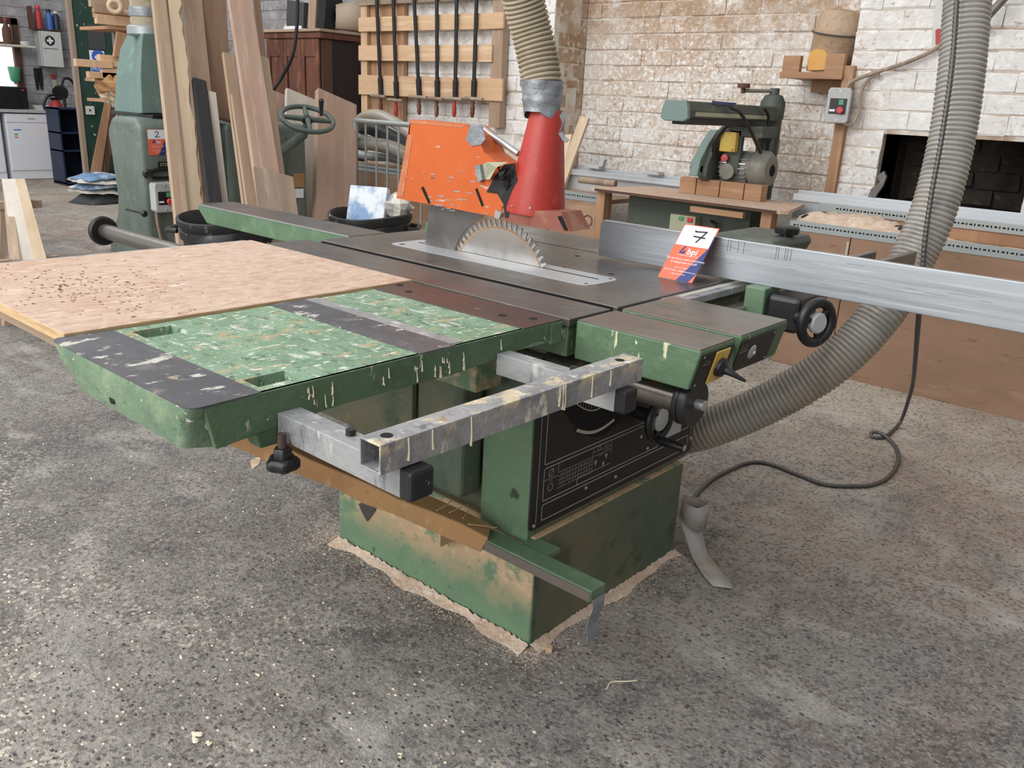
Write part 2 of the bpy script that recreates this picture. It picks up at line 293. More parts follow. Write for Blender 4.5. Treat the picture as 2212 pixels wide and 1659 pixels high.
# ------------------------------------------------------------------ setting
g = G()
nx, ny = 60, 60
x0, x1, y0, y1 = -13.1, 3.2, -4.5, 6.2
g.box(x0, x1, y0, y1, -.12, 0)
fl = g.build('floor', 'floor', loc=(0, 0, -.12)); fl['kind'] = 'structure'; fl['label'] = 'worn dark concrete floor with exposed pebbles and sawdust'

def brick_meshes(L, D, Hh, m, n=10):
    out = []
    for k in range(n):
        g = G(); c = .009; v = []
        for z, q in ((0, c), (c, 0), (Hh-c, 0), (Hh, c)):
            for (sx, sy) in ((0, 0), (1, 0), (1, 1), (0, 1)):
                v.append((q+(L-2*q)*sx+jig(.003), sy*D+(q*.7 if sy == 0 else 0)+(jig(.004) if sy == 0 else 0), z+jig(.003)))
        fs = [(3, 2, 1, 0), (12, 13, 14, 15)]
        for i in range(3):
            for j in range(4): fs.append((i*4+j, i*4+(j+1) % 4, i*4+4+(j+1) % 4, i*4+4+j))
        me = bpy.data.meshes.new('brick'); me.from_pydata(v, [], fs); me.materials.append(MATS[m]); out.append(me)
    return out
def brick_wall(name, axis, plane, a0, a1, z0, z1, m, mm, thick=.3, L=.245, Hh=.104, hole=None, keep=None, mats2=None, label=None, flip=1):
    """axis 'x': face looks along -y at y=plane, runs a0..a1 in x; axis 'y': face looks along +x at x=plane, runs a0..a1 in y"""
    g = G()
    def slab(u0, u1, w0, w1):
        if axis == 'x': g.box(u0, u1, plane+.006, plane+thick, w0, w1)
        else: g.box(plane-thick, plane-.006, u0, u1, w0, w1)
    if hole:
        h0, h1, k0, k1 = hole
        slab(a0, h0, z0, z1); slab(h1, a1, z0, z1); slab(h0, h1, k1, z1)
        if k0 > z0: slab(h0, h1, z0, k0)
    else: slab(a0, a1, z0, z1)
    wl = g.build(name, mm, loc=(0, 0, 0)); wl['kind'] = 'structure'
    if label: wl['label'] = label
    full = brick_meshes(L-.003, .055, Hh-.003, m); cut = {}
    rest = G(); row = 0; z = keep[2] if keep else z0
    ke = keep or (a0, a1, z0, z1)
    while z < ke[3]-.02:
        u = ke[0] - (L/2 if row % 2 else 0)
        while u < ke[1]-.01:
            s, e = max(u, ke[0]), min(u+L, ke[1])
            if hole and z+Hh*.6 > hole[2] and z+Hh*.4 < hole[3]:
                if s < hole[0] < e: e = hole[0]
                elif s < hole[1] < e: s = hole[1]
                elif s >= hole[0] and e <= hole[1]: u += L; continue
            if e-s > .03:
                if abs(e-s-L) < .004: me = random.choice(full)
                else:
                    k = round((e-s)*50)
                    if k not in cut: cut[k] = brick_meshes(max(.02, (e-s)-.003), .055, Hh-.003, m, 1)[0]
                    me = cut[k]
                o = bpy.data.objects.new('brick', me); col.objects.link(o); o.parent = wl
                pr = jig(.004)
                if axis == 'x': o.location = (s+.0015, plane-pr, z+.0015)
                else: o.location = (plane+pr, s+.0015, z+.0015); o.rotation_euler = (0, 0, R(90))
            u += L
        z += Hh; row += 1
    return wl
YA, YC, YP = 5.35, 5.10, 4.97
XC = -4.04
brick_wall('wall_right', 'x', YA, XC-.3, -1.9, 0, 4.2, 'brick_alcove', 'mortar', keep=(XC, -1.97, .74, 2.12), label='whitewashed brick alcove wall stained with brown dust')
brick_wall('wall_chimney', 'x', YC, -1.97, 3.2, 0, 4.2, 'brick_white', 'mortar', hole=(-1.725, -.965, .6, 1.22), keep=(-1.97, .1, .72, 2.1), label='whitewashed chimney breast with a square hearth opening')
brick_wall('wall_return', 'y', XC, YP+.055, YA, 0, 4.2, 'brick_dusty', 'mortar', keep=(YP+.055, YA-.01, .74, 2.1), label='narrow dusty brick return at the alcove corner')
brick_wall('wall_pallet', 'x', YP, -6.08, XC, 0, 4.2, 'brick_white', 'mortar', keep=(-6.08, XC, .95, 2.2), label='whitewashed brick wall behind the pallet rack')
brick_wall('wall_recess', 'x', 5.95, -13.1, -5.8, 0, 4.2, 'brick_grey', 'mortar_grey', keep=(-10.2, -6.1, 1.2, 2.56), label='grey painted wall behind the mahogany cupboard')
brick_wall('wall_left', 'y', -12.95, 1.5, 5.95, 0, 4.2, 'brick_grey', 'mortar_grey', L=.30, Hh=.12, hole=(3.3, 4.70, .98, 2.02), keep=(3.2, 5.9, .0, 2.76), label='grey painted brick wall at the far end')
# hearth recess
g = G(); g.box(-1.74, -.95, 5.55, 5.62, .5, 1.3); g.box(-1.76, -1.725, YC+.06, 5.6, .5, 1.3); g.box(-.965, -.93, YC+.06, 5.6, .5, 1.3); g.box(-1.76, -.93, YC+.06, 5.6, 1.22, 1.3); g.box(-1.76, -.93, YC+.02, 5.6, .5, .74)
he = g.build('wall_hearth', 'brick_soot', loc=(0, 0, 0)); he['kind'] = 'structure'; he['label'] = 'sooty inside of the hearth opening'
ms = brick_meshes(.23, .05, .088, 'brick_soot', 4)
for rw in range(5):
    for k in range(4):
        u = -1.80+k*.245+(.12 if rw % 2 else 0)
        if u < -1.73 or u+.23 > -.95: continue
        o = bpy.data.objects.new('brick', random.choice(ms)); col.objects.link(o); o.parent = he; o.location = (u, 5.525, .745+rw*.1)
g = G(); g.box(3.2, 3.35, -4.5, 5.1, 0, 4.2); wf = g.build('wall_sky_block', 'mortar_grey', loc=(0, 0, 0)); wf['kind'] = 'structure'; wf['label'] = 'unseen grey wall added behind the viewer to block sky light'  # added out of view: cuts off sky light so faces turned here stay darker

# ------------------------------------------------------------------ panel saw
T = .86
S = thing('panel_saw', (-1.5, 1.75, 0), 'large green sliding-table panel saw with raised blade and orange guard', 'table saw')
def bx(name, m, x0, x1, y0, y1, z0, z1, par=None, bevel=.002, **k): return G().box(x0, x1, y0, y1, z0, z1).build(name, m, par or S, bevel=bevel, **k)
# --- base
pl = bx('base_plinth', 'green_dusty', -1.872, -1.115, 1.415, 2.095, 0.004, .30, bevel=.004)
bx('plinth_front', 'green_body', -1.1165, -1.1125, 1.418, 2.092, .004, .297, pl, bevel=.001)
g = G(); g.box(-1.86, -1.135, 1.43, 2.08, 0, .006); g.build('plinth_foot', 'black', pl)
# torn tape patch over the cable hole on the side
pts = [PY(x, y, 1.413) for x, y in ((776, 1088), (800, 1078), (817, 1086), (810, 1104), (794, 1126), (783, 1105))]
G().slab(pts, (0, -1, 0), .003).build('hole_cover', 'conduit', pl)
ub = bx('upper_body', 'green_body', -1.84, -1.13, 1.43, 2.14, .30, .79, bevel=.006)
bx('side_post', 'green', -1.285, -1.13, 1.402, 1.432, .285, .62, bevel=.004)
bx('side_flange', 'green', -1.16, -1.128, 1.395, 1.42, .545, .64, ub, bevel=.001)
bx('side_skirt', 'green_body', -1.90, -1.46, 1.33, 1.345, .44, .80, bevel=.002)
bx('motor_cover', 'green_body', -1.46, -1.30, 1.345, 1.42, .36, .72, bevel=.01)
bx('inner_bracket', 'green_dusty', -1.40, -1.23, 1.31, 1.40, .66, .80, bevel=.004)
bx('table_support', 'green', -1.90, -1.08, 1.60, 2.25, .74, .826, bevel=.004)
# --- control panel and its print
cp = G()
def rrect(y0, y1, z0, z1, r, n=5):
    P = []
    for cy, cz, a0 in ((y1-r, z1-r, 0), (y0+r, z1-r, 90), (y0+r, z0+r, 180), (y1-r, z0+r, 270)):
        for k in range(n+1): a = R(a0+90*k/n); P.append((cy+r*math.cos(a), cz+r*math.sin(a)))
    return P
cp.prism(rrect(1.402, 2.152, .318, .745, .014), 'x', -1.131, -1.126); cp = cp.build('control_panel', 'panel_black', S)
XP = -1.1255
def frame(g, y0, y1, z0, z1, t=.0022, r=.006):
    o = rrect(y0, y1, z0, z1, r); i = rrect(y0+t, y1-t, z0+t, z1-t, max(.001, r-t)); n = len(o)
    g.add([(XP, a, b) for a, b in o]+[(XP, a, b) for a, b in i], [(k, (k+1) % n, n+(k+1) % n, n+k) for k in range(n)])
def strip(g, y0, z0, y1, z1, t=.0018, X=XP):
    d = Vector((0, y1-y0, z1-z0)); n = Vector((0, -d.z, d.y)).normalized()*t/2
    a = Vector((X, y0, z0)); b = Vector((X, y1, z1)); g.add([a-n, b-n, b+n, a+n], [(0, 1, 2, 3)])
g = G()
strip(g, 1.425, .335, 1.425, .74)
frame(g, 1.445, 1.955, .478, .74); frame(g, 1.445, 1.955, .384, .470); frame(g, 1.965, 2.125, .40, .47); frame(g, 1.445, 2.125, .333, .376); strip(g, 2.138, .345, 2.138, .56)
strip(g, 1.50, .405, 1.50, .468, .0012); strip(g, 1.447, .437, 1.50, .437, .0012)
for k in range(5): strip(g, 1.50, .402+.0105*k, 1.64, .402+.0105*k, .001)
for k in range(7): strip(g, 1.50+.0235*k, .402, 1.50+.0235*k, .444 if k < 6 else .468, .001)
strip(g, 1.64, .455, 1.72, .455, .001); strip(g, 1.72, .43, 1.72, .468, .001); strip(g, 1.64, .444, 1.72, .444, .001)
g.build('panel_print', 'print_white', cp)
gt = G()
def ptxt(s, y, z, sz): q = text(s, sz, (XP, y, z), (0, 1, 0), (0, 0, 1), '', None, None, .0002, 'CENTER'); gt.v, gt.f = gt.v + q.v, gt.f + [tuple(i+len(gt.v) for i in f) for f in q.f]
for r_, row in enumerate((('47', '', '28', '47', '55', '63'), ('47', '28', '52', '63', '73', '63'), ('47', '58', '73', '86', '73', '68'), ('160', '200', '250', '300', '350', '400'))):
    for k, s_ in enumerate(row):
        if s_: ptxt(s_, 1.512+.0235*k, .404+.0105*r_, .009 if r_ < 3 else .008)
ptxt('2000', 1.655, .425, .009); ptxt('4000', 1.675, .4365, .009); ptxt('5300', 1.70, .446, .009); ptxt('m/s', 1.473, .428, .011); ptxt('/mn', 1.698, .458, .013)
gt.build('panel_lettering', 'print_dim', cp, kind='stuff')
g = G()
for cy, cz, rr in ((1.473, .452, .010), (1.473, .414, .010), (1.668, .461, .007)):
    n = 18; g.add([(XP, cy+q*math.cos(6.283*k/n), cz+q*math.sin(6.283*k/n)) for q in (rr, rr-.0014) for k in range(n)], [(k, (k+1) % n, n+(k+1) % n, n+k) for k in range(n)])
strip(g, 1.464, .442, 1.482, .462, .0013)
for yy, zz in ((1.69, .40), (1.70, .42), (1.655, .413)): g.add([(XP, yy-.005, zz+.016), (XP, yy+.005, zz+.016), (XP, yy, zz)], [(0, 1, 2)])
strip(g, 1.58, .386, 1.58, .404, .002); strip(g, 1.58, .404, 1.72, .404, .0014)
g.build('panel_symbols', 'print_white', cp, kind='stuff')
for y, z in ((1.418, .33), (1.752, .355), (1.62, .365), (1.86, .44), (2.142, .36), (2.142, .42), (1.90, .395)):
    G().lathe((XP, y, z), (1, 0, 0), [(.005, -.001), (.005, .002), (.003, .0035)], 10).build('panel_screw', 'silver', cp, smooth=40)
# tilt window: dark lens shaped recess with scale arc
g = G(); P = []
for k in range(13): t = k/12; P.append((1.50+.30*t, .605-.085*math.sin(math.pi*t)-.05*t))
for k in range(13): t = 1-k/12; P.append((1.50+.30*t, .615+.03*math.sin(math.pi*t)-.03*t))
g.prism(P, 'x', -1.127, -1.1245); tw = g.build('tilt_window', 'hole_dark', cp)
g = G()
for k in range(16):
    t = k/15; y = 1.545+.17*t; z = .612-.032*math.sin(math.pi*t)-.015*t
    if k < 15: t2 = (k+1)/15; strip(g, y, z, 1.545+.17*t2, .612-.032*math.sin(math.pi*t2)-.015*t2, .003, -1.124)
    strip(g, y, z+.003, y+.001, z+.018, .0012, -1.124)
g.build('tilt_scale', 'print_white', cp); g = G()
for k in range(8):
    t = k/8; strip(g, 1.56+.16*t, .545-.022*math.sin(math.pi*(t*.9+.1))-.02*t, 1.56+.16*(t+.125), .545-.022*math.sin(math.pi*((t+.125)*.9+.1))-.02*(t+.125), .008, -1.124)
g.build('window_arc', 'print_white', cp)  # second, thicker white arc low in the tilt window
# handwheel
hc = Vector((-1.06, 1.836, .516)); g = G(); g.ring(hc, (1, 0, 0), .053, .011, 36, 10); g.cyl(hc+Vector((-.07, 0, 0)), hc+Vector((.004, 0, 0)), .018)
for a in (20, 140, 260): g.cyl(hc, hc+Vector((0, math.cos(R(a)), math.sin(R(a))))*.05, .009)
hw = g.build('handwheel', 'black', S, smooth=40)
G().lathe(hc, (1, 0, 0), [(.032, -.004), (.032, .007), (.028, .010)], 24).build('wheel_hub', 'grey_box', hw, smooth=40)
g = G(); g.lathe(hc+Vector((.006, -.012, -.052)), (1, 0, 0), [(.009, 0), (.013, .012), (.012, .075), (.009, .082)], 16); g.build('wheel_grip', 'black', hw, smooth=40)
G().lathe(hc+Vector((.088, -.012, -.052)), (1, 0, 0), [(.008, 0), (.005, .002)], 12).build('grip_screw', 'silver', hw)
bx('scale_holder', 'grey_box', -1.127, -1.115, 1.955, 2.06, .405, .50, cp, bevel=.003)
# --- tables
def plate(xs, ys, z0, z1, holes):
    g = G()
    for i in range(len(xs)-1):
        for j in range(len(ys)-1):
            if (i, j) not in holes: g.box(xs[i], xs[i+1], ys[j], ys[j+1], z0, z1)
    return g
mt = bx('main_table', 'steel_dark', -2.13, -1.037, 1.558, 2.36, .826, T, bevel=.003)
bx('table_edge', 'green', -2.125, -1.045, 1.564, 2.355, .80, .828, mt)
g = G(); g.box(-2.12, -1.50, 2.118, 2.1205, T-.0003, T+.0006); g.build('table_seam', 'hole_dark', mt)
for px, py in ((1247, 553), (1216, 578), (1320, 592), (1302, 543)):
    p = PZ(px, py, T); G().lathe((p.x, p.y, T-.002), (0, 0, 1), [(.008, 0), (.008, .0026)], 16).build('bolt_hole', 'hole_dark', mt)
# insert plate round the blade
g = G(); g.prism([(a, b) for a, b in [(-1.965+.02*(1-math.cos(R(t))), 1.83-.02*(1-math.sin(R(t)))) for t in (0, 30, 60, 90)] + [(-1.24, 1.83), (-1.222, 1.82), (-1.214, 1.80), (-1.214, 1.715), (-1.222, 1.695), (-1.24, 1.685), (-1.94, 1.685), (-1.958, 1.692), (-1.965, 1.71)]], 'z', T-.004, T+.0012)
ip = g.build('insert_plate', 'alu_plain', mt)
g = G(); g.box(-1.93, -1.25, 1.7745, 1.7805, T+.001, T+.0018); g.build('blade_slot', 'hole_dark', mt)
for x, y in ((-1.93, 1.71), (-1.93, 1.805), (-1.235, 1.705), (-1.235, 1.81)): G().lathe((x, y, T+.001), (0, 0, 1), [(.011 if x < -1.5 and y < 1.75 else .005, 0), (.004, .0008)], 14).build('insert_screw', 'hole_dark', mt)
# blade
BC = Vector((-1.595, 1.7775, .773)); BR = .196; g = G(); P = []; NT = 60
for k in range(NT):
    a = 2*math.pi*k/NT; st = 2*math.pi/NT
    for f, r in ((0, BR), (.30, BR-.002), (.42, BR-.017), (.66, BR-.019), (.86, BR-.013)):
        P.append((BC.x+r*math.cos(a+f*st), BC.z+r*math.sin(a+f*st)))
g.prism(P, 'y', BC.y-.0014, BC.y+.0014); bl = g.build('saw_blade', 'bright_steel', S)
for k in range(NT):
    a = 2*math.pi*k/NT
    if math.sin(a) < .35: continue
    c = BC + Vector((math.cos(a+.012), 0, math.sin(a+.012)))*(BR-.004); M = Matrix.Translation(c) @ Matrix.Rotation(-a, 4, 'Y')
    G(M).box(-.007, .006, -.0025, .0025, -.0025, .0035).build('tooth', 'silver', bl)
n = 60; g = G(); g.add([BC+Vector((q*math.cos(6.2832*k/n), -.0017, q*math.sin(6.2832*k/n))) for q in (.178, .174) for k in range(n)], [(k, (k+1) % n, n+(k+1) % n, n+k) for k in range(n)]); g.build('resin_ring', 'cardboard', bl)
# riving knife
YK = 1.7675
pts = [PY(x, y, YK) for x, y in ((928, 440), (1045, 466), (1010, 492), (992, 515), (985, 530), (980, 548), (919, 534))]
G().slab(pts, (0, 1, 0), .003).build('riving_knife', 'steel_dark', S)
# --- blade guard
YG = 1.737
ol = [(886, 258), (1005, 270), (1030, 292), (1046, 330), (1075, 352), (1112, 352), (1120, 388), (1098, 400), (1088, 440), (1082, 470), (856, 428)]
pts = [PY(x, y, YG) for x, y in ol]; gd = G().slab(pts, (0, 1, 0), .085).build('blade_guard', 'orange', S)
def onguard(name, m, px, t=.0015, off=.0005):
    return G().slab([PY(x, y, YG-off) for x, y in px], (0, -1, 0), t).build(name, m, gd)
onguard('dust_band', 'orange_dust', [(887, 259), (1004, 271), (1000, 276), (886, 266), (880, 290), (892, 292), (871, 425), (857, 425)], .0004)
for q in ([(910, 405), (915, 403), (930, 437), (926, 440)], [(1027, 409), (1031, 406), (1045, 443), (1041, 446)]): onguard('guard_slot', 'hole_dark', q)
onguard('tape_patch', 'tape', [(1017, 268), (1042, 270), (1050, 300), (1040, 312), (1020, 316), (1007, 300), (1013, 285)], .002)
onguard('torn_liner', 'black', [(1112, 352), (1090, 356), (1070, 380), (1052, 415), (1075, 418), (1088, 440), (1092, 470), (1108, 470), (1120, 400)], .002)
g = G()
for k in range(14):
    a = k*.45; p = PY(1085+jig(16), 375+jig(26), YG-.012); g.add([p, p+Vector((.02+jig(.01), jig(.01), .012+jig(.02))), p+Vector((jig(.02), .01, -.02))], [(0, 1, 2)])
g.build('torn_plastic', 'black', gd)
q = [PY(x, y, YG-.002) for x, y in ((1031, 358), (1042, 355), (1048, 388), (1039, 394))]; q2 = [PY(x, y, YG-.03) for x, y in ((1052, 350), (1098, 350), (1072, 362), (1058, 388))]
G().slab(q, (0, -1, 0), .012).build('tape_edge', 'tape', gd)
G().add([q[1], q2[0], q2[1], q2[2], q2[3], q[2]], [(0, 1, 2, 3, 4, 5)]).build('tape_curl', 'cream_box', gd)
g = G(); g.tube([PY(1020, 285, 1.80), PY(1040, 275, 1.80), PY(1062, 292, 1.80), PY(1120, 332, 1.81)], .009, 10); g.build('guard_handle', 'silver', gd, smooth=50)
bl_ = [PY(x, y, YG) for x, y in ((1082, 445), (1090, 452), (1160, 455), (1212, 458), (1232, 500), (1200, 498), (1086, 474))]
sk = G().slab(bl_, (0, 1, 0), .085).build('guard_skirt', 'red_dust', S)
G().slab([PY(x, y, YG-.002) for x, y in ((1205, 468), (1213, 466), (1227, 497), (1220, 498))], (0, -1, 0), .002).build('skirt_slot', 'hole_dark', sk)
G().slab([PY(x, y, YG-.001) for x, y in ((1076, 452), (1088, 460), (1082, 474), (1072, 468))], (0, -1, 0), .01).build('clamp', 'silver', gd)
CC = Vector((-1.493, 1.80, 0))
g = G(); g.lathe((CC.x, CC.y, 1.0), (.055, .04, 1), [(.0805, 0), (.081, .01), (.045, .258), (.041, .272)], 40)
fn = g.build('extraction_funnel', 'red', S, smooth=40)
G().lathe((CC.x, CC.y, .978), (0, 0, 1), [(.074, 0), (.074, .024)], 40).build('funnel_base', 'red_dust', fn)
for a in (-100, -60, 190): G().lathe((CC.x+.0785*math.cos(R(a)), CC.y+.0785*math.sin(R(a)), 1.022), (math.cos(R(a)), math.sin(R(a)), 0), [(.003, 0), (.003, .003)], 8).build('rivet', 'silver', fn)
for k in range(34):      # bare scratches low on the guard
    x = random.choice([random.uniform(900, 1060), random.uniform(930, 1010)]); y = random.uniform(368, 392) if k < 10 else random.uniform(405, 452)+(x-950)*.08; L_ = random.uniform(3, 16); h = random.uniform(.8, 2.2)
    if not (860 < x < 1045): continue
    onguard('paint_scratch', 'galv_plain', [(x, y), (x+L_, y+L_*.16+jig(1)), (x+L_*.8, y+L_*.16+h), (x-1, y+h)], .0004)
# --- sliding carriage
cr = bx('sliding_carriage', 'steel_dark', -2.155, -1.035, 1.380, 1.528, .842, T, bevel=.002)
bx('carriage_body', 'green_drip', -2.15, -1.04, 1.384, 1.524, .775, .843, cr, bevel=.003)
bx('slot_shade', 'hole_dark', -2.12, -1.05, 1.5555, 1.5585, .80, .8575, mt, bevel=0)  # black plate stands in for shade on the steel side of the slot
bx('carriage_gap_shade', 'hole_dark', -2.12, -1.05, 1.528, 1.5575, .80, .815, cr, bevel=0)  # black bar stands in for shade at the bottom of the gap
tb = G().cyl((-3.36, 1.45, .732), (-.765, 1.45, .732), .029, n=28).build('carriage_rail', 'chrome_tube', S, smooth=40)
G().lathe((-.79, 1.45, .732), (1, 0, 0), [(.046, 0), (.049, .004), (.049, .012), (.047, .0125), (.047, .016), (.049, .017), (.049, .028), (.046, .032)], 40).build('rail_cap', 'black', tb, smooth=40)
G().lathe((-.758, 1.45, .732), (1, 0, 0), [(.011, 0), (.011, .018), (.008, .020)], 18).build('cap_bolt', 'silver', tb, smooth=40)
G().lathe((-3.39, 1.45, .732), (1, 0, 0), [(.05, 0), (.056, .006), (.056, .02), (.05, .026)], 36).build('rail_cap', 'black', tb, smooth=40)
# --- rear extension bed
P = [(-3.04, .86), (-3.045, .845), (-2.985, .795), (-2.13, .795), (-2.13, .86)]
ex = G().prism([(x, z) for x, z in P], 'y', 1.668, 1.815).build('rear_bed', 'green', S, bevel=.003)
bx('bed_top', 'steel_dark', -3.045, -2.13, 1.668, 1.818, .8585, .8615, ex, bevel=.001)
bx('bed_edge', 'silver', -3.045, -2.13, 1.666, 1.6695, .8575, .862, ex, bevel=0)
# --- outrigger table
holes = {(1, 1), (3, 1)}
g = G(); xs = [-1.500, -1.472, -1.418, -1.112, -1.068, -1.043]; ys = [.57, .664, .738, 1.364]
for i in range(5):
    for j in range(3):
        if (i, j) not in holes: g.box(xs[i], xs[i+1], ys[j], ys[j+1], .818, .8585)
ot = g.build('outrigger_table', 'green_splat', S)
# hanging rim: front, with its sagging lower edge, and bullnose left end
P = [(.575, .79), (.56, .8585), (1.364, .8585), (1.364, .815), (1.28, .826), (1.20, .812), (1.05, .805), (.80, .806), (.70, .80)]
G().prism([(y, z) for y, z in P], 'x', -1.052, -1.0425).build('front_rim', 'green_drip', ot, bevel=.0015)
def arc(cx, cy, r, a0, a1, n=6): return [(cx+r*math.cos(R(a0+(a1-a0)*k/n)), cy+r*math.sin(R(a0+(a1-a0)*k/n))) for k in range(n+1)]
top = [(-1.055, .60)] + arc(-1.058, .555, .018, -10, -90, 4) + arc(-1.485, .557, .020, -90, -170, 5) + [(-1.505, .60)]
bot = [(-1.055, .60)] + arc(-1.10, .568, .020, -10, -90, 4) + arc(-1.42, .575, .025, -90, -170, 5) + [(-1.46, .60)]
n = len(top); mid = [(a*.65+c*.35, b*.97+d*.03) for (a, b), (c, d) in zip(top, bot)]
g = G(); g.add([(a, b, .8585) for a, b in top]+[(a, b, .835) for a, b in mid]+[(a, b, .784) for a, b in bot],
    [tuple(range(n)), tuple(range(2*n, 3*n))[::-1]] + [(i, (i+1) % n, n+(i+1) % n, n+i) for i in range(n)] + [(n+i, n+(i+1) % n, 2*n+(i+1) % n, 2*n+i) for i in range(n)])
g.build('end_casting', 'green_pale', ot, smooth=35)
G().lathe((-1.30, .5445, .805), (0, -1, .1), [(.009, -.03), (.009, .0)], 14).build('end_hole', 'hole_dark', ot)
top2 = [(a, b) for a, b in top[1:-1]]
g = G(); g.prism([(-1.043, .652)] + top2 + [(-1.503, .642)], 'z', .858, T); g.build('machined_strip', 'steel_splat', ot)
bx('machined_strip', 'steel_splat', -1.500, -1.0425, .968, 1.052, .858, T+.0006, ot, bevel=0)
bx('scale_strip', 'galv', -1.500, -1.055, 1.054, 1.085, .858, T-.0002, ot, bevel=0)
bx('machined_strip', 'steel_rust', -1.500, -1.0425, 1.243, 1.364, .858, T+.0008, ot, bevel=.001)
for px, py in ((864, 616), (883, 630), (1085, 681), (1152, 688)):
    p = PZ(px, py, T+.001); G().lathe((p.x, p.y, T), (0, 0, 1), [(.009, 0), (.009, .0014)], 16).build('bolt_hole', 'hole_dark', ot)
bx('end_lip', 'green', -1.05, -1.041, 1.33, 1.366, .812, .856, ot)
g = G()       # thick glue drips on the front rim
for k in range(26):
    y = random.choice([random.uniform(.72, .78), random.uniform(.86, 1.12), random.uniform(1.0, 1.2)]); z = random.uniform(.825, .85); h = random.uniform(.006, .026)
    g.tube([(-1.042, y, z), (-1.0405, y+jig(.001), z-h*.6), (-1.0405, y+jig(.001), z-h)], [.0006, .0010, .0016], 6)
g.build('glue_drip', 'chip_cream', ot, kind='stuff')
# brackets, square tubes
g = G(); g.hexa([(-1.075, .648, .770), (-1.045, .648, .770), (-1.045, .677, .770), (-1.075, .677, .770), (-1.09, .632, .82), (-1.043, .632, .82), (-1.043, .679, .82), (-1.09, .679, .82)])
g.build('clamp_lug', 'green_drip', ot, bevel=.002)
def sqtube(g, x0, x1, y0, y1, z0, z1, ax, t=.003):
    if ax == 'x':
        o = [(y0, z0), (y1, z0), (y1, z1), (y0, z1)]; i = [(y0+t, z0+t), (y1-t, z0+t), (y1-t, z1-t), (y0+t, z1-t)]; P = lambda q, s: (s, q[0], q[1]); A, B = x0, x1
    else:
        o = [(x0, z0), (x1, z0), (x1, z1), (x0, z1)]; i = [(x0+t, z0+t), (x1-t, z0+t), (x1-t, z1-t), (x0+t, z1-t)]; P = lambda q, s: (q[0], s, q[1]); A, B = y0, y1
    vs = [P(q, s) for s in (A, B) for q in o+i]
    fs = []
    for k in range(4):
        j = (k+1) % 4; fs += [(k, j, 8+j, 8+k), (4+k, 4+j, 12+j, 12+k), (k, j, 4+j, 4+k), (8+k, 8+j, 12+j, 12+k)]
    g.add(vs, fs)
for nm, y0, y1, z1, m in (('crosscut_arm', .677, .718, .8215, 'galv'), ('crosscut_arm', 1.166, 1.203, .8235, 'galv')):
    g = G(); sqtube(g, -1.042, -.765, y0, y1, z1-.042, z1, 'x'); a = g.build(nm, m, S, bevel=.001)
    bx('end_cap', 'rubber', -.768, -.742, y0-.001, y1+.001, z1-.043, z1+.001, a, bevel=.006)
    yy = (y0+y1)/2; xb = -.90 if y0 < 1 else -.875
    G().lathe((xb, yy+.006, z1), (0, 0, 1), [(.0075, 0), (.0075, .009), (.004, .0095)], 16).build('arm_bolt', 'black', a, smooth=40)
g = G(); sqtube(g, -.802, -.760, .640, 1.238, .8245, .866, 'y'); ct = g.build('crosscut_bar', 'galv_glue', S, bevel=.001)
bx('bar_end', 'black', -.80, -.762, 1.230, 1.2375, .826, .864, ct)
for y in (.668, 1.195): G().lathe((-.781, y, .8655), (0, 0, 1), [(.0085, 0), (.0085, .001)], 18).build('bar_hole', 'hole_dark', ct)
g = G()
for k in range(9):
    y = random.uniform(.66, 1.15); h = random.uniform(.012, .045); g.tube([(-.7595, y, .864), (-.7585, y+jig(.001), .864-h*.6), (-.7585, y+jig(.002), .864-h)], [.001, .0012, .0018], 6)
g.build('glue_drip', 'chip_cream', ct, kind='stuff')
kb = G().lathe((-1.012, .664, .744), (0, 0, 1), [(.02, 0), (.0235, .004), (.0235, .014), (.02, .018), (.0125, .019), (.0125, .032), (.011, .034)], 40, 5, .10).build('star_knob', 'black', ot, smooth=40)
G().cyl((-1.012, .664, .778), (-1.012, .664, .80), .007).build('knob_bolt', 'steel_rust', kb)
# tube that carries the far edge of the sheet
g = G(); sqtube(g, -2.245, -2.207, .52, 1.37, .82, .858, 'y'); g.build('sheet_rail', 'galv', S)
bx('sheet_batten', 'wood_tan_x', -2.2, -1.51, .60, .64, .80, .845, bevel=.002)
bx('sheet_batten', 'wood_tan_x', -2.2, -1.51, 1.25, 1.29, .80, .845, bevel=.002)
# --- front extension boxes with switches
def fbox(name, y0, y1, m):
    P = [(-1.022, .858), (-.730, .858), (-.730, .85), (-.748, .776), (-1.022, .776)]
    o = G().prism(P, 'y', y0, y1).build(name, m, S, bevel=.003); return o
b1 = fbox('switch_box', 1.388, 1.527, 'green_drip'); b2 = fbox('switch_box', 1.552, 1.768, 'green_drip')
bx('box_top', 'steel_brown', -1.02, -.732, 1.39, 1.525, .857, .8605, b1, bevel=.001); bx('box_top', 'steel_brown', -1.02, -.732, 1.554, 1.766, .857, .8605, b2, bevel=.001)
bx('box_groove', 'green', -1.02, -.742, 1.526, 1.553, .78, .836, b2, bevel=0)
def fr(y, h, off=0): # point on the sloped front face, h from the bottom 0..1
    return Vector((-.748+.018*h+off, y, .776+.074*h))
def fplate(name, m, y0, y1, h0, h1, par, t=.002, off=0.0005): return G().slab([fr(y0, h0, off), fr(y1, h0, off), fr(y1, h1, off), fr(y0, h1, off)], (.97, 0, -.24), t).build(name, m, par, bevel=.0008)
fplate('front_plate', 'panel_black', 1.398, 1.524, .02, .97, b1); fplate('front_plate', 'panel_black', 1.556, 1.715, .02, .97, b2)
yp = fplate('switch_plate', 'yellow', 1.448, 1.502, .03, .95, b1, .003, .003)
c = fr(1.478, .45, .006); nn = Vector((.97, 0, -.24)).normalized()
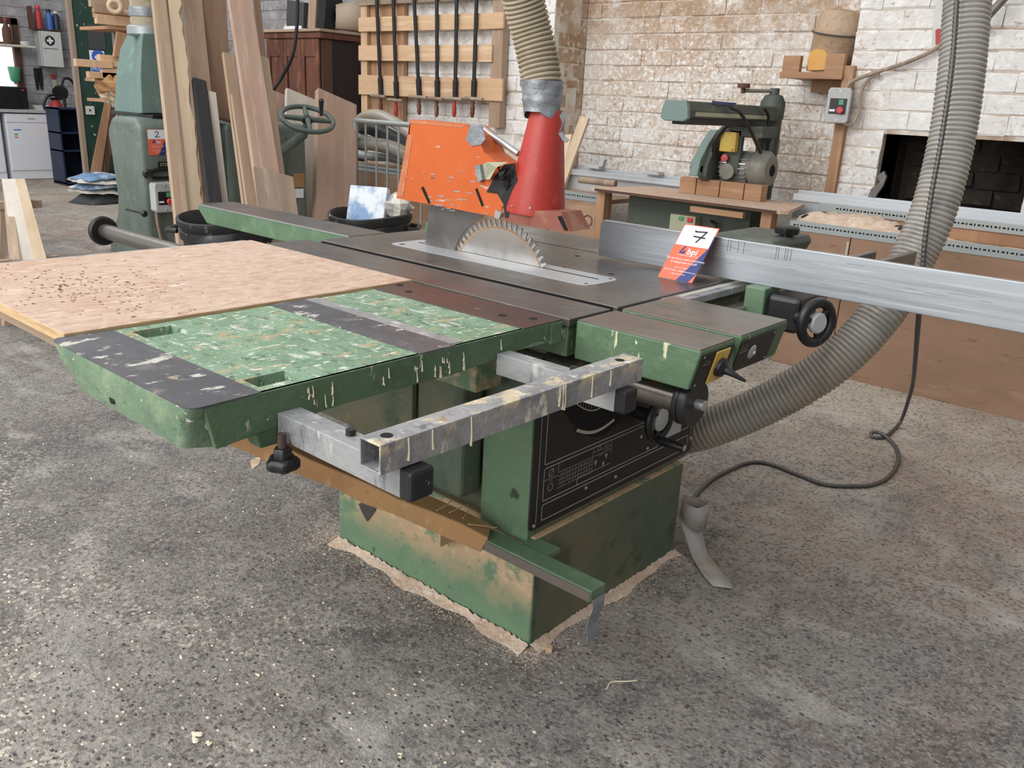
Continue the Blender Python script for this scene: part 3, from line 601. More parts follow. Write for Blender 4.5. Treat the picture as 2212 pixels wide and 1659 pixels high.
sw = G().lathe(c, nn, [(.020, 0), (.019, .008), (.013, .012), (.010, .016)], 24).build('rotary_switch', 'black', b1, smooth=40)
G().tube([c+nn*.012, c+nn*.03, c+nn*.055+Vector((0, .012, -.006))], [.009, .0065, .003], 10).build('switch_grip', 'black', sw, smooth=50)
G().lathe(fr(1.62, .5, .003), nn, [(.016, 0), (.015, .002), (.011, .004), (.005, .005), (.004, .008)], 24).build('key_lock', 'silver', b2, smooth=40)
g = G()
for y, h in ((1.405, .1), (1.405, .9), (1.556, .1), (1.705, .1), (1.705, .9)): g.lathe(fr(y, h, .002), nn, [(.003, 0), (.002, .0015)], 8)
g.build('plate_screw', 'silver', b2)
g = G()
for y0, h0, y1, h1 in ((1.556, .62, 1.60, .62), (1.56, .68, 1.567, .80), (1.572, .68, 1.585, .80), (1.408, .65, 1.438, .65), (1.412, .7, 1.42, .8), (1.425, .72, 1.435, .72)):
    a, b = fr(y0, h0, .003), fr(y1, h1, .003); d = (b-a).cross(nn).normalized()*.0006; g.add([a-d, b-d, b+d, a+d], [(0, 1, 2, 3)])
g.build('plate_marks', 'print_white', b2)
# --- rip fence and its rails
rl = bx('fence_rail', 'galv', -1.036, -.988, 1.735, 2.62, .838, .856, bevel=.002)
bx('rail_scale', 'print_white', -1.026, -1.012, 1.80, 2.6, .8555, .8566, rl, bevel=0)
bx('guide_bar', 'bright_steel', -.982, -.945, 1.79, 2.62, .792, .816, bevel=.003)
bx('guide_beam', 'steel_brown', -.99, -.96, 1.80, 2.6, .745, .790, bevel=.002)
bk = bx('fence_bracket', 'green', -.955, -.90, 2.01, 2.10, .765, .868, bevel=.004)
bx('fence_block', 'black', -.90, -.81, 2.02, 2.14, .765, .855, bevel=.012)
g = G(); wc = Vector((-.755, 2.0, .812)); ax = Vector((.93, -.36, .03)).normalized(); g.ring(wc, ax, .049, .0125, 40, 12); g.cyl(wc-ax*.06, wc+ax*.004, .016)
for a in (0, 120, 240):
    u = ax.orthogonal().normalized(); v = ax.cross(u); g.cyl(wc, wc+(u*math.cos(R(a))+v*math.sin(R(a)))*.045, .008)
fwh = g.build('fence_wheel', 'black', S, smooth=40)
G().lathe(wc, ax, [(.026, -.002), (.026, .008), (.022, .012)], 24).build('wheel_hub', 'grey_box', fwh, smooth=40)
P = [(-1.448, .868), (-.30, .868), (-.30, .974), (-1.438, .972), (-1.448, .962)]
fe = G().prism(P, 'y', 2.048, 2.066).build('rip_fence', 'alu', S, bevel=.0015)
g = G()
for k in range(16): x = random.uniform(-1.4, -.35); z = random.uniform(.88, .96); L = random.uniform(.01, .06); g.box(x, x+L, 2.0476, 2.0480, z, z+.0006)
for k in range(9): x = random.uniform(-1.1, -.8); g.box(x, x+.0012, 2.0476, 2.0480, .94, .971)
g.build('fence_scratch', 'conduit', fe, kind='stuff')
cb = G().prism([(-1.12, .90), (-.965, .90), (-.94, .955), (-.95, .972), (-1.12, .972)], 'y', 2.12, 2.36).build('fence_carrier', 'ras_green', S, bevel=.006)
kc = PY(1697, 522, 2.25)
G().lathe((kc.x, kc.y, .968), (0, 0, 1), [(.018, 0), (.018, .010), (.030, .011), (.032, .015), (.032, .027), (.028, .031)], 40, 6, .07).build('star_knob', 'black', cb, smooth=40)
for nm, x, y1_ in (('fence_arm', -.775, 2.35), ('fence_arm', -.705, 2.46)):
    bx(nm, 'steel_brown', x, x+.018, 2.07, y1_, .90, .953, bevel=.002); 
# --- swing arm low on the side with cardboard sleeve
sa = bx('swing_arm', 'green', -1.236, -.884, 1.327, 1.378, .272, .300, bevel=.002)
bx('arm_side', 'steel_brown', -1.236, -.886, 1.3245, 1.3275, .273, .296, sa, bevel=0)
bx('arm_tab', 'green', -1.128, -1.05, 1.372, 1.43, .285, .298, sa)
bx('pivot_bracket', 'green_dusty', -1.47, -1.375, 1.355, 1.416, .195, .245, sa)
a = Vector((-1.215, 1.350, .288)); b = Vector((-1.78, .95, .548)); d = (b-a).normalized(); s_ = d.cross(Vector((0, 0, 1))).normalized(); u_ = s_.cross(d)
cs = G(); N = 10; rings = []
for k in range(N+1):
    t = k/N; c = a.lerp(b, t); w_ = .034+.008*t; h_ = .022+.006*t+.002*math.sin(k*1.9)
    rings.append([c+s_*w_*sg+u_*h_*hg+Vector((jig(.003), jig(.003), jig(.003))) for sg, hg in ((-1, -1), (1, -1), (1, 1), (-1, 1))])
cs.add([p for r_ in rings for p in r_], [(i*4+j, i*4+(j+1) % 4, i*4+4+(j+1) % 4, i*4+4+j) for i in range(N) for j in range(4)] + [(3, 2, 1, 0), tuple(N*4+j for j in range(4))])
cs = cs.build('cardboard_sleeve', 'cardboard', sa, bevel=.004)
g = G()
for k in range(9):
    t = random.uniform(0, .4); c = a.lerp(b, t)+u_*(.030+.02*t); e = c + s_*jig(.05)+d*jig(.05); g.tube([c-(e-c)*.5, e], .0016, 5)
g.build('tape_glue', 'wood_pine', cs, kind='stuff')
g = G(); t0 = Vector((-.890, 1.352, .272)); pts = []
for k in range(7):
    z = .278-.10*k/6; pts.append((t0.x+.008+.004*math.sin(k*1.3), t0.y-.002*k, z, .024-.003*(k % 2)))
g.add([Vector((x, y+sg*w_, z)) for x, y, z, w_ in pts for sg in (-1, 1)], [(2*i, 2*i+1, 2*i+3, 2*i+2) for i in range(6)]); o = g.build('hanging_tape', 'tape', sa); so = o.modifiers.new('s', 'SOLIDIFY'); so.thickness = .001

# ------------------------------------------------------------------ things on and round the saw
g = G(); g.box(-2.203, -1.506, .562, 1.368, .8455, .8645)
ps = g.build('board_sheet', 'ply_top', bevel=.001); tag(ps, 'worn fibreboard sheet pitted with drill holes lying on the saw outrigger', 'board')
OFF[ps.name] = ps.location.copy()
g = G(); g.box(-2.2032, -1.5058, .5612, .5622, .846, .8632); g.box(-1.5062, -1.5052, .562, 1.368, .846, .8635); g.build('raw_edge', 'ply_edge', ps)
g = G()
for k in range(230):
    while True:
        u = random.gauss(.74, .085); x = random.gauss(-1.84, .13)
        if .57 < u < 1.05 and -2.19 < x < -1.52: break
    r = random.uniform(.0018, .0036); g.add([(x+r*1.3*math.cos(q), u+r*math.sin(q), .8648) for q in (0, 1.05, 2.1, 3.14, 4.19, 5.24)], [(0, 1, 2, 3, 4, 5)])
g.build('drill_hole', 'hole', ps, kind='stuff')

def lot_tag(name, num, o, ux, uy, w_, h_, label, strokes):
    o = Vector(o); ux = Vector(ux).normalized(); uy = Vector(uy).normalized(); n = ux.cross(uy)
    t = thing(name, o, label, 'lot tag')
    P = lambda a, b, d=0: o+ux*(a*w_)+uy*(b*h_)+n*d
    def poly(nm, m, pts, d, par=t): return G().slab([P(a, b, d-.0004) for a, b in pts], n, .0004).build(nm, m, par)
    c = poly('card', 'tag_orange', [(0, 0), (1, 0), (1, 1), (0, 1)], .0006)
    poly('number_panel', 'tag_white', [(.02, .62), (.97, .62), (.97, .985), (.06, .985), (.02, .96)], .0010)
    poly('navy_band', 'tag_navy', [(.53, 0), (.88, 0), (1, .17), (1, .85), (.97, .85), (.97, .62)], .0010)
    for i, st in enumerate(strokes):
        g = G()
        for (a, b), (c_, d_) in zip(st, st[1:]):
            A, B = P(a, b, .0016), P(c_, d_, .0016); e = (B-A).normalized(); s = n.cross(e)*h_*.013; e = e*h_*.008; g.add([A-e-s, B+e-s, B+e+s, A-e+s], [(0, 1, 2, 3)])
        g.build('handwritten_stroke', 'ink', t)
    text('bpi', h_*.15, P(.46, .47, .0012), ux, uy, 'logo_lettering', 'tag_white', t, bold=h_*.003)
    poly('logo_mark', 'tag_navy', [(.24, .47), (.38, .47), (.40, .53), (.34, .53), (.33, .50), (.29, .51), (.36, .60), (.33, .61), (.27, .55)], .0014)
    for s, sz, b in (('Intelligent Disposal Solutions', .030, .435), ('Do you have surplus machinery', .052, .355), ('& equipment to sell?', .056, .295), ('Speak to us today!', .03, .21), ('01924 240690   sell@bpiauctions.com', .036, .15), ('bpiauctions.com', .036, .095)):
        text(s, h_*sz, P(.52, b, .0013), ux, uy, 'lettering', 'tag_white', t, align='CENTER')
    return t
A_ = PZ(1421, 598, .8615); B_ = PZ(1495, 612, .8615)
tl = PY(1487, 484, 2.043); uy_ = (tl-A_).normalized(); ux_ = (B_-A_).normalized(); uy_ = (uy_-ux_*uy_.dot(ux_)*.55).normalized()
S7 = [[(.40, .90), (.42, .885), (.72, .90), (.56, .70)], [(.42, .80), (.74, .79)]]
S2 = [[(.42, .86), (.47, .91), (.56, .91), (.60, .86), (.54, .79), (.42, .70), (.66, .71)]]
lot_tag('lot_tag', '7', A_, ux_, uy_, (B_-A_).length, (tl-A_).length*.99, 'orange and navy lot card with handwritten 7 leaning on the rip fence', S7)

# ------------------------------------------------------------------ corrugated hoses
def hose(path, r, pitch, amp, n=20, rfun=None, spn=14):
    pts = spline(path, spn); out = []; rs = []; acc = 0
    Ls = [0]
    for a, b in zip(pts, pts[1:]): Ls.append(Ls[-1]+(b-a).length)
    tot = Ls[-1]; k = 0; s = 0; st = pitch/4; i = 0
    while s < tot:
        while Ls[i+1] < s: i += 1
        t = (s-Ls[i])/(Ls[i+1]-Ls[i]); out.append(pts[i].lerp(pts[i+1], t)); ph = (k % 4)
        rr = r if rfun is None else rfun(s/tot)
        rs.append(rr + amp*(-1, 0.6, 1, .6)[ph]); k += 1; s += st
    return out, rs
top = Vector((CC.x, CC.y, 1.28))
path = [PY(1170, 184, 1.80), PY(1168, 165, 1.80), PY(1158, 110, 1.795), PY(1143, 50, 1.78), PY(1125, -20, 1.75), PY(1102, -110, 1.70), PY(1070, -220, 1.64), PY(1030, -360, 1.55), PY(985, -520, 1.45), PY(940, -720, 1.4), PY(910, -950, 1.38)]
o_, r_ = hose(path, .0505, .0125, .0034, 28)
oh = G().tube(o_, r_, 28).build('extraction_hose', 'hose_cream', loc=path[0], smooth=60); tag(oh, 'dusty cream ribbed hose hanging over the red funnel', 'hose')
OFF[oh.name] = Vector(path[0])
g = G(); pts = []; N = 12
for k in range(N+1):
    t = k/N; c = PY(1171, 174, 1.80).lerp(PY(1171, 248, 1.80), t); pts.append((c, .0555-.009*t*t+jig(.002)))
vs = []; m_ = 26
for i, (c, rr) in enumerate(pts):
    for j in range(m_):
        a = 2*math.pi*j/m_; q = rr*(1+.03*math.sin(5*a+i*.8)+jig(.012)); vs.append(c+Vector((q*math.cos(a), q*math.sin(a), (-.012*math.cos(a*2) if i == N else 0))))
g.add(vs, [(i*m_+j, i*m_+(j+1) % m_, (i+1)*m_+(j+1) % m_, (i+1)*m_+j) for i in range(N) for j in range(m_)]); g.build('tape_wrap', 'tape', oh, smooth=50)
g = G(); p0 = PY(1212, 245, 1.77); pts = [p0, p0+Vector((.012, 0, -.02)), p0+Vector((.008, -.01, -.045)), p0+Vector((.022, -.01, -.06)), p0+Vector((.036, -.01, -.066))]
g.add([p+Vector((0, s*.006, s*.004)) for p in pts for s in (-1, 1)], [(2*i, 2*i+1, 2*i+3, 2*i+2) for i in range(4)]); o = g.build('tape_tail', 'tape', oh); o.modifiers.new('s', 'SOLIDIFY').thickness = .001

path = [PD(2150, -900, 2.35), PD(2142, -600, 2.4), PD(2130, -330, 2.45), PD(2108, -120, 2.45), PD(2092, -20, 2.45), PD(2078, 145, 2.46), PD(2056, 300, 2.48), PD(2018, 450, 2.5), PD(1972, 555, 2.52), PD(1905, 675, 2.52), PD(1800, 785, 2.55), PD(1665, 868, 2.62), PD(1530, 925, 2.7), PD(1440, 945, 2.78)]
o_, r_ = hose(path, .062, .0142, .0028, 24)
rh = G().tube(o_, r_, 24).build('dust_hose', 'hose_grey', loc=(path[-1].x, path[-1].y, path[-1].z), smooth=60); tag(rh, 'grey ribbed dust hose curving down to the saw base', 'hose')
# flexible conduit: tied along the hose, then looping over the floor
pc = [PD(2105, -900, 2.27), PD(2096, -600, 2.32), PD(2085, -330, 2.37), PD(2068, -20, 2.37), PD(2056, 145, 2.37), PD(2034, 300, 2.39), PD(2012, 420, 2.41), PD(1998, 520, 2.43), PD(1992, 600, 2.45), PD(1984, 690, 2.47), PZ(1973, 820, .32), PZ(1962, 865, .16), PZ(1948, 905, .04)]
fl_ = [(1934, 925), (1910, 944), (1885, 944), (1884, 934), (1906, 938), (1932, 962), (1941, 992), (1925, 1025), (1890, 1046), (1840, 1050), (1780, 1046), (1720, 1024), (1665, 1003), (1620, 999), (1570, 1018), (1530, 1042), (1498, 1076)]
pc += [PZ(x, y, .008 if k not in (3, 4) else .02) for k, (x, y) in enumerate(fl_)] + [PZ(1478, 1100, .05)]
pp = spline(pc, 10); dense = []; rs = []
for a, b in zip(pp, pp[1:]):
    n = max(1, int((b-a).length/.003)); 
    for k in range(n): dense.append(a.lerp(b, k/n))
rs = [.0072+(.0010 if (k//2) % 2 else -.0006) for k in range(len(dense))]
cb_ = G().tube(dense, rs, 8).build('armoured_cable', 'conduit', loc=PZ(1890, 1046, 0), smooth=70); tag(cb_, 'thin grey armoured cable looping over the floor beside the hose', 'cable')
# loose grey tape lying by the base
g = G(); q = [(1470, 1098, .10), (1490, 1120, .085), (1500, 1160, .045), (1512, 1200, .012), (1540, 1240, .006), (1560, 1262, .006), (1582, 1270, .006)]; w_ = [.03, .034, .030, .028, .032, .03, .004]
P = [PZ(x, y, z) for x, y, z in q]
g.add([p+Vector((s*w*.45, s*w*.9, 0)) for p, w in zip(P, w_) for s in (-1, 1)], [(2*i, 2*i+1, 2*i+3, 2*i+2) for i in range(6)]); 
c = PZ(1500, 1100, .12); n = 12
g.add([c+Vector((.045*math.cos(k*.6)+jig(.006), .035*math.sin(k*.6)+jig(.006), dz+jig(.01))) for dz in (.03, -.05) for k in range(n)], [(k, k+1, n+k+1, n+k) for k in range(n-1)])
o = g.build('tape_strip', 'tape_dusty', smooth=50); o.modifiers.new('s', 'SOLIDIFY').thickness = .0012
tag(o, 'crumpled silver tape trailing on the floor beside the saw base', 'tape')

# ------------------------------------------------------------------ sawdust and grit on the floor
def mound(line, w0, h0, name, inner=0):
    g = G(); n = 9; L = []
    for i in range(len(line)-1):
        a, b = Vector(line[i]), Vector(line[i+1]); m = int((b-a).length/.008)
        for k in range(m): L.append((a.lerp(b, k/m), (b-a).normalized()))
    for p, t in L:
        nrm = Vector((-t.y, t.x, 0)); w_ = w0*(.75+.25*math.sin(p.x*17+p.y*15)+.15*math.sin(p.x*41+p.y*37)+.05*random.random()); 
        for j in range(n):
            u = j/(n-1); h = h0*(1-u)**1.6*(.6+.7*random.random())+.0008-.002*(u > .99); g.v.append(p+nrm*(u*w_)+Vector((jig(.002), jig(.002), h)))
    m = len(L); g.f = [(i*n+j, (i+1)*n+j, (i+1)*n+j+1, i*n+j+1) for i in range(m-1) for j in range(n-1)]
    return g
g1 = mound([(-1.11, 1.414, 0), (-1.876, 1.414, 0)], -.042, .012, 'x'); g1.v = [Vector((p.x, 2*1.412-p.y if p.y > 1.412 else p.y, p.z)) for p in g1.v]
g2 = mound([(-1.112, 2.10, 0), (-1.112, 1.405, 0)], .034, .010, 'x')
n = len(g1.v); g1.v += g2.v; g1.f += [tuple(i+n for i in f) for f in g2.f]
o = g1.build('sawdust_heap', 'sawdust', smooth=60); tag(o, 'pinkish sawdust banked along the foot of the saw base', 'sawdust', kind='stuff')
def pebbles(name, m, cnt, region, rr, label, cat, flat=.35):
    g = G()
    for k in range(cnt):
        p = region(); r = random.uniform(*rr); a = random.random()*6.28; ex = random.uniform(.6, 1.0)
        ring = [(p.x+r*math.cos(t+a)*1.25, p.y+r*ex*math.sin(t+a), 0.0002) for t in (0, 1.05, 2.09, 3.14, 4.19, 5.24)]
        top_ = [(p.x+r*.6*math.cos(t+a)*1.25, p.y+r*.6*ex*math.sin(t+a), r*flat) for t in (0, 1.05, 2.09, 3.14, 4.19, 5.24)]
        g.add(ring+top_, [(6, 7, 8, 9, 10, 11)]+[(i, (i+1) % 6, 6+(i+1) % 6, 6+i) for i in range(6)])
    o = g.build(name, m, loc=(-1, 1, 0)); tag(o, label, cat, kind='stuff')
def vis():
    while True:
        p = PZ(random.uniform(-60, 2270), random.uniform(700, 1720), 0)
        if p.y < 4.3 and not (-1.9 < p.x < -1.05 and 1.34 < p.y < 2.15): return p
def visl():
    while True:
        p = PZ(random.triangular(-60, 1500, 0), random.uniform(950, 1720), 0)
        if not (-1.9 < p.x < -1.09 and 1.37 < p.y < 2.1): return p
pebbles('floor_grit', 'pebble_dark', 2600, vis, (.0015, .0048), 'dark pebbles showing through the worn concrete', 'pebbles', .22)
pebbles('wood_crumbs', 'chip_cream', 420, visl, (.0012, .0045), 'pale crumbs of wood scattered over the near floor', 'crumbs', .4)
def crumb(px, py, sz):
    g = G()
    for k in range(7):
        c = PZ(px, py, 0)+Vector((jig(sz), jig(sz), 0)); r = sz*random.uniform(.3, .6)
        g.lathe((c.x, c.y, 0.0005), (0, 0, 1), [(r*.8, 0), (r, r*.35), (r*.5, r*.8)], 7)
    return g
def dusty():
    while True:
        d_ = random.expovariate(28)+.002; k = random.random()
        if k < .5: p = Vector((random.uniform(-1.95, -1.05), 1.413-d_, 0))
        elif k < .8: p = Vector((-1.113+d_, random.uniform(1.36, 2.1), 0))
        else: p = Vector((-1.88-random.expovariate(9)*.5, 1.42-random.expovariate(9)+.12*random.random(), 0))
        if d_ < .25: return p
pebbles('sawdust_grains', 'sawdust', 4200, dusty, (.0007, .0026), 'fine sawdust thinning out over the floor around the saw base', 'sawdust', .3)
lb = [(425, 1592, .014, 'largest cream filler lump on the near floor'), (448, 1608, .007, 'small cream lump just right of the largest filler lump'), (560, 1456, .007, 'small cream lump in the middle of the near floor'), (866, 1632, .006, 'cream lump near the bottom edge of the view')]
for px, py, sz, lbl in lb: tag(crumb(px, py, sz).build('filler_lump', 'chip_cream'), lbl, 'crumb', 'filler lumps on the floor')
p = PZ(1186, 1407, 0); tag(G(Matrix.Translation(p) @ Matrix.Rotation(.5, 4, 'Z')).box(-.008, .008, -.008, .008, .0005, .014).build('wood_offcut', 'wood_pine', bevel=.001), 'tiny cube of pale wood by the front base corner', 'offcut')
pts = [PZ(x, y, .002) for x, y in ((1312, 1486), (1318, 1475), (1330, 1472), (1352, 1472), (1376, 1470))]
tag(G().tube(spline(pts, 5), .0016, 5).build('wood_shaving', 'chip_cream'), 'thin curled white shaving on the floor in front of the saw', 'shaving')
pts = [PZ(x, y, .001) for x, y in ((540, 995), (565, 985), (560, 1002), (545, 1015))]
tag(G().slab(pts, (0, 0, 1), .001).build('card_scrap', 'wood_pale'), 'torn scrap of card on the floor under the sliding table', 'scrap')

# ------------------------------------------------------------------ bench along the right wall
YB = 4.36
wb = thing('workbench', (-2, 4.6, 0), 'long brown plywood bench running along the brick wall', 'bench')
def wbx(name, m, x0, x1, y0, y1, z0, z1, par=wb, bevel=.002, **k): return G().box(x0, x1, y0, y1, z0, z1).build(name, m, par, bevel=bevel, **k)
for a, b in ((-1.86, -1.545), (-1.54, .1), (.105, 1.7), (-3.5, -3.12), (-4.55, -3.505), (-6.4, -4.555)): wbx('front_panel', 'bench_ply', a, b, YB, YB+.018, 0, .73)
wbx('bench_top', 'bench_ply', -6.4, -3.15, YB+.018, 4.94, .70, .728); wbx('bench_top', 'bench_ply', -1.88, 1.7, YB+.018, 4.94, .70, .728)
text('OK', .11, PY(1256, 488, YB-.0005), (1, 0, 0), (0, 0, 1), 'chalk_lettering', 'wood_dark', wb)
wbx('white_stripe', 'print_white', -1.558, -1.548, YB-.001, YB, .53, .70, bevel=0)
for x0, x1, lb_ in ((-1.87, 1.7, 0), (-3.45, -3.1, 0), (-6.3, -4.2, 0)):
    an = G().box(x0, x1, YB-.004, YB, .722, .772); an.box(x0, x1, YB, YB+.04, .726, .729); an = an.build('slotted_angle', 'galv_plain', wb)
    g = G(); x = x0+.02
    while x < min(x1, .6)-.02: g.box(x, x+.014, YB-.0046, YB-.0036, .746, .753); g.box(x+.022, x+.028, YB-.0046, YB-.0036, .744, .755); x += .038
    g.build('angle_slots', 'hole_dark', an, kind='stuff')
an = G().box(-1.9, 1.7, 4.78, 4.784, .79, .835).build('slotted_angle', 'galv_plain', wb)
g = G(); x = -1.8
while x < .6: g.box(x, x+.014, 4.7792, 4.7806, .81, .818); g.box(x+.022, x+.028, 4.7792, 4.7806, .808, .82); x += .038
g.build('angle_slots', 'hole_dark', an, kind='stuff')
wbx('angle_stand', 'wood_orange', -1.9, 1.7, 4.79, 4.80, .728, .80)
fr_ = thing('stop_rail', (-1.5, 4.88, .728), 'long silver aluminium stop rail at the back of the bench', 'rail')
for y0, y1, z0, z1 in ((4.83, 4.93, .83, .842), (4.835, 4.845, .842, .868), (4.90, 4.91, .842, .885), (4.86, 4.88, .728, .83)): [G().box(xa, xb, y0, y1, z0, z1).build('rail_profile', 'alu_plain', fr_, bevel=.001) for xa, xb in ((-4.0, -2.72), (-2.08, 1.7))]
for px, py in ((1285, 372), (1412, 384)):
    p = PY(px, py, 4.87); q = thing('flip_stop', (p.x, 4.87, .885), 'grey flip stop at the %s of the aluminium rail' % ('far end' if px < 1300 else 'middle, beside the brown fence blocks'), 'stop', 'flip stops on the rail')
    G().prism([(p.x-.07, .885), (p.x+.06, .885), (p.x+.05, .905), (p.x-.05, .91)], 'y', 4.83, 4.91).build('stop_body', 'grey_box', q, bevel=.003)
    if px < 1300: G().prism([(p.x+.03, .90), (p.x+.07, .90), (p.x+.085, .95), (p.x+.06, .965), (p.x+.045, .93)], 'y', 4.85, 4.89).build('stop_lever', 'grey_box', q, bevel=.003)
# sawdust lying on the bench
g = G(); nx, ny = 60, 10
for i in range(nx+1):
    for j in range(ny+1):
        x = -1.88+i*(2.3/nx); y = YB+.01+j*(.4/ny); h = max(0, .07*math.exp(-((x+1.5)/.22)**2)+.05*math.exp(-((x+1.8)/.12)**2)+.02)*math.sin(math.pi*min(1, (j+.8)/ny))*(.7+.6*random.random())
        g.v.append(Vector((x, y, .726+h)))
g.f = [(i*(ny+1)+j, (i+1)*(ny+1)+j, (i+1)*(ny+1)+j+1, i*(ny+1)+j+1) for i in range(nx) for j in range(ny)]
o = g.build('bench_sawdust', 'sawdust', smooth=60); tag(o, 'pale sawdust heaped on the bench top', 'sawdust', kind='stuff')
for px, py, L, nm, lb_ in ((1875, 478, .16, 'wood_pale', 'pale triangular offcut on the sawdust of the bench'), (1915, 480, .07, 'wood_orange', 'small orange offcut on the sawdust of the bench')):
    p = PY(px, py, 4.55); G_ = G(Matrix.Translation((p.x, 4.55, .77)) @ Matrix.Rotation(.4, 4, 'Z') @ Matrix.Rotation(.15, 4, 'Y')); G_.prism([(-L/2, -.02), (L/2, -.01), (-L/4, .05)], 'z', 0, .018)
    tag(G_.build('wood_offcut', nm), lb_, 'offcut')
for px, py, lb_ in ((1748, 462, 'dark knob lying on the bench beside the radial saw table'), (1944, 489, 'dark knob lying on the bench by the ribbed hose')):
    p = PY(px, py, 4.5); tag(G().lathe((p.x, 4.5, .765), (0, 0, 1), [(.035, 0), (.04, .015), (.02, .03)], 18).build('knob', 'rubber', smooth=40), lb_, 'knob')
g = G(); g.tube([PY(1252, 388, 4.6), PY(1330, 397, 4.6)], .022, 12); tag(g.build('cardboard_tube', 'wood_grey'), 'thin grey tube lying on the bench beside the radial saw table', 'tube')

# ------------------------------------------------------------------ radial arm saw
rs = thing('radial_arm_saw', (-2.5, 4.8, 0), 'green radial arm saw with grey motor in front of the white brick wall', 'radial saw')
def rb(name, m, x0, x1, y0, y1, z0, z1, par=rs, bevel=.003): return G().box(x0, x1, y0, y1, z0, z1).build(name, m, par, bevel=bevel)
tt = G().prism([(-3.14, 4.30), (-2.98, 4.28), (-1.90, 4.285), (-1.87, 4.32), (-1.99, 4.80), (-3.0, 4.80)], 'z', .800, .818).build('saw_table', 'ply_top', rs, bevel=.001)
G().box(-3.09, -1.92, 4.279, 4.284, .801, .816).build('table_edge', 'wood_dark_x', tt)
for x in (-3.1, -2.02): rb('table_leg', 'wood_orange', x, x+.06, 4.32, 4.40, 0.002, .80)
fm = rb('base_frame', 'ras_green', -2.95, -2.14, 4.45, 4.75, .05, .78); 
rb('frame_panel', 'ras_light', -2.94, -2.68, 4.44, 4.452, .45, .60, fm)
bxs = rb('switch_case', 'cream_box', *(lambda p, q: (p.x, q.x))(PY(1450, 480, 4.40), PY(1505, 480, 4.40)), 4.38, 4.45, .61, .715)
rb('start_button', 'button_green', -2.548, -2.515, 4.374, 4.381, .685, .708, bxs); rb('stop_button', 'button_red', -2.49, -2.455, 4.372, 4.381, .682, .708, bxs)
g = G(); g.tube(spline([(-2.36, 4.42, .70), (-2.32, 4.40, .68), (-2.31, 4.42, .58)], 6), .009, 8); g.tube(spline([(-2.30, 4.42, .56), (-2.22, 4.38, .62), (-2.14, 4.42, .55)], 8), .007, 8); g.build('frame_cable', 'black', fm, smooth=50)
G().box(-2.78, -2.55, 4.41, 4.44, .50, .58).build('loose_batten', 'wood_pale_x', fm); G().box(-2.42, -2.10, 4.27, 4.30, .755, .785).build('front_batten', 'wood_orange_x', tt)
xs = [-2.70, -2.585, -2.43, -2.275, -2.165]
for i in range(4): rb('fence_block', 'wood_orange_x', xs[i]+.003, xs[i+1]-.003, 4.60, 4.68, .818, .912-.001*i, tt)
cl_ = Vector((-2.36, 5.0, 0))
co = G().lathe((cl_.x, cl_.y, .80), (0, 0, 1), [(.065, 0), (.065, .46), (.072, .47), (.072, .56), (.05, .60), (.028, .605), (.028, .64)], 24).build('column', 'ras_green', rs, smooth=40)
a_, b_ = Vector((cl_.x, cl_.y, 1.425)), PY(1606, 190, 4.80)
g = G(); g.tube([a_, b_+Vector((0, 0, -.015))], .011, 8); g.build('crank_arm', 'motor_grey', co); G().lathe(b_-Vector((0, 0, .03)), (0, 0, 1), [(.012, 0), (.012, .03), (.036, .03), (.036, .052), (.03, .054)], 20).build('crank_knob', 'wood_dark', co, smooth=40)
# overarm: runs toward the viewer
am = G().prism([(-2.43, 1.255), (-2.30, 1.255), (-2.295, 1.29), (-2.305, 1.335), (-2.42, 1.335), (-2.435, 1.29)], 'y', 3.93, 5.02).build('overarm', 'ras_green', rs, bevel=.006)
G().prism([(-2.445, 1.25), (-2.42, 1.235), (-2.31, 1.235), (-2.285, 1.25), (-2.29, 1.295), (-2.305, 1.338), (-2.425, 1.338), (-2.44, 1.295)], 'y', 3.905, 3.935).build('arm_cap', 'ras_light', am, bevel=.005)
rb('arm_scale', 'cream_box', -2.304, -2.2955, 4.0, 4.85, 1.262, 1.285, am); rb('arm_track', 'black', -2.40, -2.33, 3.95, 4.9, 1.22, 1.258, am)
tg = G().prism([(4.15, 1.345), (4.20, 1.342), (4.42, 1.342), (4.40, 1.328), (4.17, 1.325)], 'x', -2.297, -2.294).build('arm_sticker', 'tag_navy', am)
g = G(); g.tube(spline([PX(1578, 232, -2.27), PX(1600, 245, -2.25), PX(1625, 290, -2.2), PX(1643, 330, -2.2)], 8), .010, 8); g.build('motor_cable', 'black', am, smooth=50)
g = G(); g.tube(spline([PX(1650, 232, -2.27), PX(1660, 252, -2.27), PX(1658, 300, -2.27), PX(1656, 345, -2.27)], 8), .009, 8); g.build('column_cable', 'black', am, smooth=50)
# motor, yoke, guard
mc = Vector((-2.30, 4.76, .985))
mo = G().lathe((-2.50, mc.y, mc.z), (1, 0, 0), [(.05, 0), (.085, .01), (.085, .20)], 28).build('motor', 'motor_grey', rs, smooth=40)
for k in range(22):
    a = 2*math.pi*k/22
    if math.cos(a-2.2) < -.75: continue
    u = Vector((0, math.cos(a), math.sin(a))); v = Vector((0, -math.sin(a), math.cos(a))); c0 = Vector((-2.49, mc.y, mc.z))
    P = [c0+u*.083-v*.004, c0+u*.083+v*.004, c0+u*.098+v*.003, c0+u*.098-v*.003]; G().slab(P, (1, 0, 0), .17).build('cooling_fin', 'silver', mo)
G().lathe((-2.30, mc.y, mc.z), (1, 0, 0), [(.10, 0), (.108, .01), (.108, .07), (.085, .10), (.05, .105)], 32).build('motor_cowl', 'motor_grey', mo, smooth=40)
G().lathe((-2.195, mc.y, mc.z), (1, 0, 0), [(.035, 0), (.03, .004), (.012, .005)], 20).build('cowl_vent', 'hole_dark', mo)
